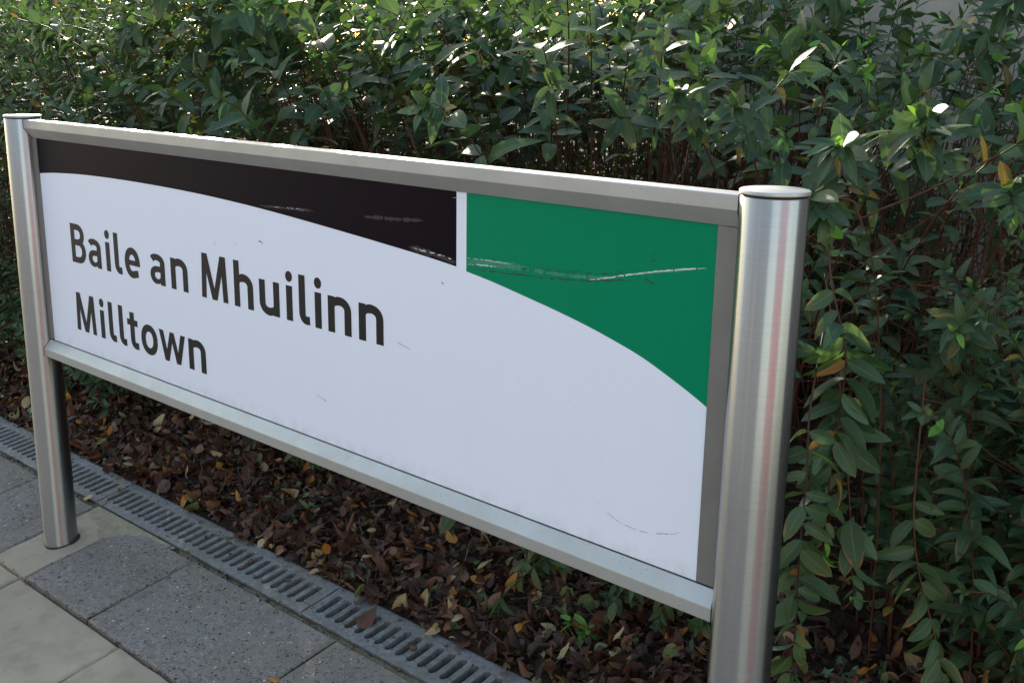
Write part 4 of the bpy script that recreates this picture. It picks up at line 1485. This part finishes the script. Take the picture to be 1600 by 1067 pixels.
# behind the sign?
tt = (0 - CAM[1]) / d[:, 1]
hx, hz = CAM[0] + tt * d[:, 0], CAM[2] + tt * d[:, 2]
hid = (hx > 0) & (hx < L) & (hz > 0.41) & (hz < 1.03)
inside &= ~hid
cell = {}
order = np.argsort(zz)
shown = np.zeros(len(zz), bool)
for i in order:
    if not inside[i]: continue
    c = (int(uu[i] // 9), int(vv[i] // 9))
    k = cell.get(c, 0)
    if k < 1:
        shown[i] = True
        cell[c] = k + 1
single = np.zeros(len(zz), bool)
size = lens * F_PX / np.maximum(zz, 0.1)
for pi in range(len(plants)):
    ii = np.where((owner == pi) & shown & (size > 16))[0]
    ii = ii[np.argsort(-size[ii])][:(280 if pi in (5, 6, 7, 8) else 190)]
    single[ii] = True
singles = {(int(o), int(i)) for o, i in zip(owner[single], idx[single])}
NS = len(singles)

for pi, pl in enumerate(plants):
    if not pl.tubes: continue
    lab = (SHRUBS + BACK)[pi][2]
    b0 = pl.tubes[0][0][0]
    root = prop(empty('shrub', (0, 0, 0)), lab, 'shrub', 'shrubs of the hedge behind the sign')
    o = link('stem', tubes_mesh('stem', pl.tubes, M_STEM), None, root); o['kind'] = 'stuff'
    q = random.Random(100 + pi)
    hi = [[[], [], []] for _ in TPL]
    lo = [[[], [], []] for _ in TPL_LO]
    for li, (p, ax, nn, ln, kd) in enumerate(pl.leaves):
        t = q.randrange(len(TPL))
        Mx = leaf_matrix(ax, nn, ln)
        if (pi, li) in singles:
            o = bpy.data.objects.new('leaf', LEAF_MESH[(kd, t)])
            COL.objects.link(o)
            o.parent = root
            o.matrix_local = Matrix([[*Mx[0], p[0]], [*Mx[1], p[1]], [*Mx[2], p[2]], [0, 0, 0, 1]])
        else:
            far = np.linalg.norm(p - CAM) > 4.2
            bk = lo[t % 2] if far else hi[t]
            bk[0].append(Mx); bk[1].append(p); bk[2].append(kd)
    bat = [(T, np.array(b[0]), np.array(b[1]), np.array(b[2])) for T, b in list(zip(TPL, hi)) + list(zip(TPL_LO, lo)) if len(b[1])]
    if bat:
        o = link('foliage', mass_mesh('foliage', bat, LEAF_M), None, root)
        o['kind'] = 'stuff'

# taller dark shrubs beyond the hedge close the view at the left
q = random.Random(55)
bb = [[], [], []]
for k in range(24000):
    x, y = q.uniform(-16, -0.6), q.uniform(3.5, 4.7)
    hz_ = 1.75 + 0.25 * math.sin(x * 1.3) + 0.15 * math.sin(x * 3.1 + 1)
    z = 0.25 + (hz_ - 0.25) * q.random() ** 0.8
    ax = unit(np.array((q.gauss(0, 1), q.gauss(-.4, 1), q.gauss(-.1, .6))))
    bb[0].append(leaf_matrix(ax, unit(np.array((q.gauss(0, .5), q.gauss(-.2, .5), 1.0))), q.uniform(.07, .115)))
    bb[1].append((x, y, z)); bb[2].append(q.choice((0, 1, 1, 4)))
root = prop(empty('shrub', (0, 0, 0)), 'row of taller shrubs glimpsed behind the hedge at the top left', 'shrub', 'shrubs of the hedge behind the sign')
o = link('foliage', mass_mesh('foliage', [(TPL_LO[0], np.array(bb[0]), np.array(bb[1]), np.array(bb[2]))], LEAF_M), None, root)
o['kind'] = 'stuff'
tb = []
for k in range(120):
    x, y = q.uniform(-16, -0.6), q.uniform(3.6, 4.6)
    tb.append((np.array([(x, y, .15), (x + q.uniform(-.1, .1), y, .8), (x + q.uniform(-.3, .3), y + q.uniform(-.2, .2), 1.6)]), .008, .003))
o = link('stem', tubes_mesh('stem', tb, M_STEM), None, root); o['kind'] = 'stuff'

# ------------------------------------------------------------------ small plants coming up through the litter
def small_plant(name, label, cat, shoots, seed, lm, kinds=None, spacing=0.03, s0=0.3, droop=0.3, flat=0.3, group=None, mats=LEAF_M):
    pl = Plant()
    q = random.Random(seed)
    for P in shoots: shoot(pl, smooth3(np.array(P)), 0.0018, 0.0009, s0, spacing, lm, q, flat=flat, old=0.9, droop=droop, rosette=(kinds is not None))
    root = prop(empty(name, tuple(shoots[0][0])), label, cat, group)
    o = link('stem', tubes_mesh('stem', pl.tubes, M_STEM), None, root)
    o.matrix_parent_inverse = Matrix.Translation(-Vector(shoots[0][0]))
    for (p, ax, nn, ln, kd) in pl.leaves:
        if kinds: kd = q.choice(kinds)
        Mx = leaf_matrix(ax, nn, ln)
        o = bpy.data.objects.new('leaf', LEAF_MESH[(kd, q.randrange(len(TPL)))])
        COL.objects.link(o)
        o.parent = root
        o.matrix_local = Matrix.Translation(-Vector(shoots[0][0])) @ Matrix([[*Mx[0], p[0]], [*Mx[1], p[1]], [*Mx[2], p[2]], [0, 0, 0, 1]])


gz = lambda x, y: float(zbed(x, y))
small_plant('seedling', 'low sprig of rust tipped leaves drooping to the litter beside the drain', 'plant',
            [[(1.40, .60, .12), (1.375, .52, .10), (1.345, .46, .05), (1.315, .43, .005), (1.30, .415, -.03)],
             [(1.40, .60, .12), (1.37, .56, .13), (1.34, .53, .12), (1.315, .50, .095)]], 21, 0.066, [4, 4, 0], 0.034, 0.35, 0.55, 0.5)
small_plant('seedling', 'small bright lime green sprig in the litter under the right half of the sign', 'plant',
            [[(1.475, .50, gz(1.475, .50)), (1.47, .49, -.05), (1.468, .485, -.035), (1.466, .48, -.022)],
             [(1.475, .50, gz(1.475, .50)), (1.50, .49, -.045), (1.515, .485, -.03)]], 22, 0.040, [2, 2, 1], 0.010, 0.4, 0.2, 0.1)
small_plant('seedling', 'dark leafy sprig under the bottom rail left of the right post', 'plant',
            [[(1.62, .75, .05), (1.60, .66, .09), (1.57, .58, .075), (1.55, .53, .03), (1.54, .50, -.01)],
             [(1.62, .75, .05), (1.66, .62, .11), (1.67, .56, .08), (1.675, .52, .03)],
             [(1.70, .80, .05), (1.73, .66, .10), (1.745, .58, .06), (1.75, .54, .01)]], 23, 0.060, [4, 0, 0, 1], 0.026, 0.15, 0.45, 0.4)
small_plant('seedling', 'bushy dark green sprig hanging under the bottom rail near the right post', 'plant',
            [[(1.88, .80, .10), (1.86, .68, .15), (1.84, .60, .12), (1.83, .54, .06)],
             [(1.78, .80, .10), (1.80, .66, .16), (1.79, .58, .13), (1.78, .53, .07)],
             [(1.60, .85, .08), (1.56, .72, .14), (1.52, .64, .12), (1.49, .58, .06)],
             [(1.48, .85, .08), (1.46, .72, .14), (1.44, .64, .12), (1.42, .58, .07)]], 33, 0.072, [0, 0, 4, 1], 0.024, 0.15, 0.45, 0.4)
small_plant('seedling', 'pair of broad green leaves hanging behind the middle of the bottom rail', 'plant',
            [[(1.06, .70, .14), (1.05, .60, .14), (1.035, .55, .10), (1.03, .52, .06)]], 24, 0.070, [4, 0], 0.034, 0.45, 0.6, 0.4)
small_plant('seedling', 'low tuft of leaves in the litter right of the left post', 'plant',
            [[(.16, .78, gz(.16, .78)), (.17, .72, .06), (.19, .67, .08), (.205, .63, .07), (.215, .60, .05)],
             [(.16, .78, gz(.16, .78)), (.22, .72, .05), (.26, .67, .06), (.28, .64, .04)],
             [(.16, .78, gz(.16, .78)), (.10, .72, .05), (.075, .68, .06), (.06, .65, .04)]], 25, 0.058, [0, 1, 4], 0.026, 0.3, 0.4, 0.3)
small_plant('seedling', 'low leafy tuft between the left post and the drain behind it', 'plant',
            [[(-.72, .72, gz(-.72, .72)), (-.72, .67, .03), (-.70, .62, .05), (-.69, .58, .04)],
             [(-.72, .72, gz(-.72, .72)), (-.78, .66, .04), (-.82, .60, .05), (-.84, .56, .03)]], 26, 0.055, [0, 1], 0.024, 0.3, 0.4, 0.3)

small_plant('seedling', 'green sprig with rust edged leaves in the litter below the middle of the green band', 'plant',
            [[(1.34, .62, .02), (1.34, .56, .08), (1.335, .52, .085), (1.333, .49, .055)], [(1.34, .62, .02), (1.31, .57, .07), (1.295, .53, .06), (1.285, .50, .03)]],
            51, 0.070, [0, 4, 1], 0.024, 0.2, 0.4, 0.4)
small_plant('seedling', 'dark sprig below the right part of the green band', 'plant',
            [[(1.62, .66, .03), (1.61, .60, .10), (1.60, .56, .10), (1.595, .53, .06)], [(1.62, .66, .03), (1.57, .61, .08), (1.54, .57, .07), (1.525, .54, .04)]],
            52, 0.068, [0, 0, 4], 0.024, 0.2, 0.4, 0.4)
small_plant('seedling', 'low green sprig in the litter under the gap between the two words Baile and an', 'plant',
            [[(.34, .70, .0), (.33, .65, .05), (.32, .61, .06), (.315, .585, .035)], [(.34, .70, .0), (.37, .66, .05), (.385, .62, .05), (.39, .60, .03)]],
            53, 0.060, [0, 1, 4], 0.022, 0.2, 0.4, 0.4)

# ivy creeping over the soil
def ivy_template():
    pts = []
    for a, r in ((-90, 0.10), (-62, 0.42), (-28, 0.60), (-2, 0.40), (28, 0.72), (58, 0.42), (90, 1.0), (122, 0.42), (152, 0.72), (182, 0.40), (208, 0.60), (242, 0.42)):
        pts.append((r * math.cos(R_(a)) * 0.55, r * math.sin(R_(a)) * 0.55 + 0.2, 0.04 * math.sin(3 * R_(a))))
    v = [(0, 0.2, -0.03)] + pts
    tr = [(0, 1 + i, 1 + (i + 1) % len(pts)) for i in range(len(pts))]
    uv = [(0.5 + p[0] * 0.9, 0.1 + p[1]) for p in v]
    return np.array(v), np.array(tr), np.array(uv)


M_IVY = m_leaf('ivy_leaf', [(0.0, (0.030, 0.075, 0.045)), (1.0, (0.060, 0.12, 0.075))], vein=(0.16, 0.22, 0.14), tfac=0.15, rough=0.45)
IVY = tpl_mesh('leaf', ivy_template()); IVY.materials.append(M_IVY)
q = random.Random(77)
for lab, c, n, sp_ in [('creeping ivy with small pale veined leaves on the soil right of the right post', (2.02, .62), 26, .16),
                       ('few small ivy leaves in the litter behind the drain grate joint', (.86, .37), 6, .06),
                       ('ivy leaves scattered in the litter under the left half of the sign', (.45, .48), 9, .14),
                       ('ivy trailing at the lower right picture corner', (2.28, .74), 18, .13)]:
    root = prop(empty('ivy', (c[0], c[1], gz(*c))), lab, 'ivy')
    tb = []
    for k in range(n):
        x, y = c[0] + q.gauss(0, sp_ * .6), c[1] + abs(q.gauss(0, sp_ * .4)) - 0.02
        y = max(y, 0.315)
        z = gz(x, y) + q.uniform(.012, .04)
        s = q.uniform(.022, .042)
        o = bpy.data.objects.new('leaf', IVY); COL.objects.link(o); o.parent = root
        m = Matrix.Translation((x - c[0], y - c[1], z - gz(*c))) @ Matrix.Rotation(q.uniform(0, 6.28), 4, 'Z') @ Matrix.Rotation(q.uniform(-.1, .6), 4, 'X') @ Matrix.Scale(s, 4)
        o.matrix_local = m
        if k % 2 == 0:
            tb.append((np.array([(c[0] + q.uniform(-.02, .02), c[1], gz(*c) + .004), ((x + c[0]) / 2, (y + c[1]) / 2 + .01, gz((x + c[0]) / 2, (y + c[1]) / 2) + .014), (x, y, z)]), .0011, .0008))
    o = link('stem', tubes_mesh('stem', tb, M_TWIG), None, root)
    o.matrix_parent_inverse = Matrix.Translation((-c[0], -c[1], -gz(*c)))

# ------------------------------------------------------------------ leaf litter
q = random.Random(9)
lit = []
KN = ['dark', 'brown', 'orange', 'cream', 'green']
for k in range(13000):
    if k < 10000: x, y = q.uniform(-1.7, 2.3), 0.308 + abs(q.gauss(0, .32))
    else: x, y = q.uniform(-5, 3.2), q.uniform(.32, 1.9)
    if y > 2.2: continue
    kd = q.choices(KN, (72, 18, 3.0, 3.6, 3.4))[0]
    ln = q.uniform(.022, .050) if kd != 'dark' else q.uniform(.018, .056)
    z = gz(x, y) + abs(q.gauss(0.002, .012)) + 0.004
    tilt = q.gauss(0, .5)
    if kd in ('dark', 'brown') and q.random() < .30: ln *= q.uniform(.25, .5)
    rot = Matrix.Rotation(q.uniform(0, 6.283), 3, 'Z') @ Matrix.Rotation(tilt, 3, 'X') @ Matrix.Rotation(q.gauss(0, .7) + (math.pi if q.random() < .4 else 0), 3, 'Y')
    lit.append([x, y, z, np.array(rot) * np.array([[q.uniform(.7, 1.6), 1.0, q.uniform(.4, 1.6)]]) * ln, kd, q.choice((0, 0, 1, 1, 1, 2, 3, 3, 3, 4, 5, 6, 7, 7)), ln])
LP = np.array([l[:3] for l in lit])
d = LP - CAM
zz = d @ CF
uu = 800 + F_PX * (d @ CR) / zz
vv = 533.5 - F_PX * (d @ CU) / zz
tt = -CAM[1] / d[:, 1]
hx, hz = CAM[0] + tt * d[:, 0], CAM[2] + tt * d[:, 2]
vis = (uu > 4) & (uu < 1596) & (vv < 1063) & ~((hx > -0.04) & (hx < L + .04) & (hz > 0.405) & (hz < 1.03))
szs = np.array([l[6] * (1.25 if l[4] in ('orange', 'cream', 'green') else 1.0) for l in lit]) * F_PX / zz + LP[:, 2] * 0
szs = szs + 600 * (LP[:, 2] - np.array([gz(a, b) for a, b in LP[:, :2]]))      # the topmost ones
szs[~vis | (LP[:, 1] > 0.85)] = -1
pick = set(np.argsort(-szs)[:270].tolist())
DM = {(k, t): tpl_mesh('fallen_leaf', DTPL[t]) for k in KN for t in range(len(DTPL))}
for (k, t), me in DM.items(): me.materials.append(DRY_M[k])
LBL = {'dark': 'dark red brown dead leaf lying in the litter under the sign', 'brown': 'mid brown curled dead leaf lying in the litter under the sign',
       'orange': 'orange dead leaf lying in the dark litter under the sign', 'cream': 'pale cream dead leaf lying in the dark litter under the sign',
       'green': 'fallen leaf still partly green lying in the litter under the sign'}
LANDM = [(140, 'letter B of the upper line'), (185, 'letters ai of the first word'), (240, 'gap before the word an'), (290, 'letter n of the word an'), (340, 'letter M of the upper line'),
         (390, 'letter h of the upper line'), (425, 'letter u of the upper line'), (455, 'first i of the long word'), (480, 'letter l of the long word'), (505, 'second i of the long word'),
         (545, 'second last letter of the upper line'), (590, 'last letter of the upper line'), (650, 'lower edge of the dark band'), (705, 'right end of the dark band'), (750, 'left edge of the green band'),
         (820, 'left part of the green band'), (900, 'middle of the green band'), (1000, 'right part of the green band'), (1090, 'right corner of the white panel')]
taken = set()


def leaf_label(kd, x, y, u, v, ln, t):
    if kd == 'dark': return None
    if u < 60: w = 'left of the left post'
    elif u < 120: w = 'just right of the left post'
    elif u > 1110: w = 'right of the right post'
    else: w = 'below the ' + min(LANDM, key=lambda m: abs(m[0] - u))[1]
    col = {'brown': 'brown', 'orange': 'orange', 'cream': 'cream', 'green': 'half green'}[kd]
    for nr in (('at the drain edge, ' if y < .36 else 'in the litter, ' if y < .5 else 'deep in the litter, '), 'small, ' if ln < .04 else 'big, ', 'folded, ', 'flat, '):
        tx = f'{col} dead leaf {nr}{w}'
        if tx not in taken:
            taken.add(tx)
            return tx
    return None


GRP = {k: f'{k} fallen leaves in the litter' for k in KN}
bat = {t: [[], [], []] for t in range(len(DTPL))}
for i, (x, y, z, Mx, kd, t, ln) in enumerate(lit):
    if i in pick:
        o = bpy.data.objects.new('fallen_leaf', DM[(kd, t)]); COL.objects.link(o)
        o.matrix_world = Matrix([[*Mx[0], x], [*Mx[1], y], [*Mx[2], z], [0, 0, 0, 1]])
        prop(o, leaf_label(kd, x, y, uu[i], vv[i], ln, t) or LBL[kd], 'leaf', GRP[kd])
    else:
        bat[t][0].append(Mx); bat[t][1].append((x, y, z)); bat[t][2].append(KN.index(kd))
me = mass_mesh('leaf_litter', [(DTPL[t], np.array(b[0]), np.array(b[1]), np.array(b[2])) for t, b in bat.items()], [DRY_M[k] for k in KN])
prop(link('leaf_litter', me), 'layer of dead brown leaves covering the bed under the shrubs', 'leaf litter', kind='stuff')
tb = []
for k in range(200):
    x, y = q.uniform(-1.5, 2.4), 0.33 + abs(q.gauss(0, .3))
    a = q.uniform(0, 6.28)
    ln = q.uniform(.05, .17)
    p0 = np.array((x, y, gz(x, y) + .012)); x1, y1 = x + ln * math.cos(a), max(.32, y + ln * math.sin(a))
    p1 = np.array((x1, y1, gz(x1, y1) + q.uniform(.01, .035)))
    tb.append((np.array([p0, (p0 + p1) / 2 + np.array((q.uniform(-.02, .02), q.uniform(-.01, .01), .008)), p1]), q.uniform(.0008, .0022), .0007))
prop(link('fallen_twigs', tubes_mesh('fallen_twigs', tb, M_TWIG)), 'thin dry twigs scattered through the leaf litter', 'twigs', kind='stuff')

# ------------------------------------------------------------------ small things on the paving and the drain
def loose_leaf(label, x, y, ln, kd, t, rz, rx=0.0, ry=0.0, dz=0.004, mesh=None):
    o = bpy.data.objects.new('fallen_leaf', mesh or DM[(kd, t)]); COL.objects.link(o)
    o.matrix_world = Matrix.Translation((x, y, float(zg(x, y)) + dz)) @ Matrix.Rotation(rz, 4, 'Z') @ Matrix.Rotation(rx, 4, 'X') @ Matrix.Rotation(ry, 4, 'Y') @ Matrix.Scale(ln, 4)
    prop(o, label, 'leaf')
    return o


crumple = tpl_mesh('fallen_leaf', leaf_template(0.36, -1.15, -0.15, 0.5, 0.05)); crumple.materials.append(DRY_M['dark'])
loose_leaf('curled brown dead leaf standing up on the drain grate', 1.030, 0.208, 0.062, 'brown', 0, R_(-24), R_(14), R_(14), 0.022, crumple)
loose_leaf('yellow leaf on the paving joint at the bottom picture edge', 1.050, -0.028, 0.050, 'orange', 3, R_(70), 0, 0.2)
loose_leaf('tan dry leaf at the drain edge right of the left post', -0.175, 0.158, 0.048, 'cream', 1, R_(-75), 0, 0.3)
loose_leaf('small pale petal shaped leaf at the drain edge beyond the left post', -0.085, 0.164, 0.024, 'cream', 3, R_(20), 0.2, 0.4)
loose_leaf('small pinkish scrap of leaf in the gap by the corner of an aggregate flag', 0.372, 0.163, 0.026, 'cream', 0, R_(-60), 0.1, 0.2)
loose_leaf('shiny grey green leaf lying across the drain slots', 0.425, 0.262, 0.034, 'green', 3, R_(15), 0.1, 0.1)
loose_leaf('reddish leaf scrap on the drain slots near the far post', -0.105, 0.240, 0.045, 'brown', 2, R_(60), 0.2, 0.4)
loose_leaf('small orange brown leaf scrap stuck in a slot at the grate joint', 0.748, 0.246, 0.026, 'orange', 4, R_(120), 0.3, 0.2)


def lump(label, x, y, r, seed):
    bm = bmesh.new()
    bmesh.ops.create_icosphere(bm, subdivisions=2, radius=r)
    s = random.Random(seed)
    for v_ in bm.verts: v_.co = v_.co * s.uniform(0.86, 1.12); v_.co.z *= 0.75
    o = bm_obj('seed_pod', bm, M_POD, smooth=True)
    o.location = (x, y, float(zg(x, y)) + r * 0.45)
    prop(o, label, 'seed pod')


M_POD = m_plain('brown_pod', (0.075, 0.045, 0.03), 0.6, noise_amt=0.6, scale=90)
lump('small round brown pod on the drain slots in the middle of the drain', 0.578, 0.237, 0.0085, 1)
lump('small round brown pod on the drain slots near the bottom picture edge', 1.214, 0.231, 0.0085, 2)
# crumbs of soil and leaf in the joints and on the grates
q = random.Random(123)
cb = [[], [], []]
def crumb(x, y, dz, s):
    rot = Matrix.Rotation(q.uniform(0, 6.283), 3, 'Z') @ Matrix.Rotation(q.gauss(0, .4), 3, 'X') @ Matrix.Rotation(q.gauss(0, .5), 3, 'Y')
    cb[0].append(np.array(rot) * s); cb[1].append((x, y, float(zg(x, y)) + dz)); cb[2].append(q.choices((0, 1, 3), (70, 25, 5))[0])
for k in range(420): crumb(q.uniform(-1.6, 1.8), 0.1620 + q.gauss(0, .0035), -0.004 + abs(q.gauss(0, .003)), q.uniform(.004, .013))
for k in range(200): crumb(q.uniform(-.6, 1.4), -0.1520 + q.gauss(0, .0025), -0.010 + abs(q.gauss(0, .003)), q.uniform(.003, .011))
for k in range(60): crumb(q.choice((0.4345, 1.035, 0.097, -0.0925)) + q.gauss(0, .002), q.uniform(-.14, .15), -0.002, q.uniform(.003, .009))
for k in range(150): crumb(q.uniform(-1.4, 1.9), 0.175 + abs(q.gauss(.118, .03)) if q.random() < .5 else q.uniform(.178, .295), 0.001 + abs(q.gauss(0, .002)), q.uniform(.004, .016))
for k in range(90): crumb(q.uniform(-1.2, 1.7), q.uniform(-.5, .15), -0.002 if False else 0.001, q.uniform(.002, .005))
o = link('debris', mass_mesh('debris', [(DTPL[0], np.array(cb[0]), np.array(cb[1]), np.array(cb[2]))], [DRY_M[k] for k in KN]))
prop(o, 'crumbs of soil and broken leaf in the paving joints and on the drain', 'debris', kind='stuff')
print('STEMS', NST, 'single leaves', NS, 'leaves', len(allp), 'objects', len(bpy.data.objects))
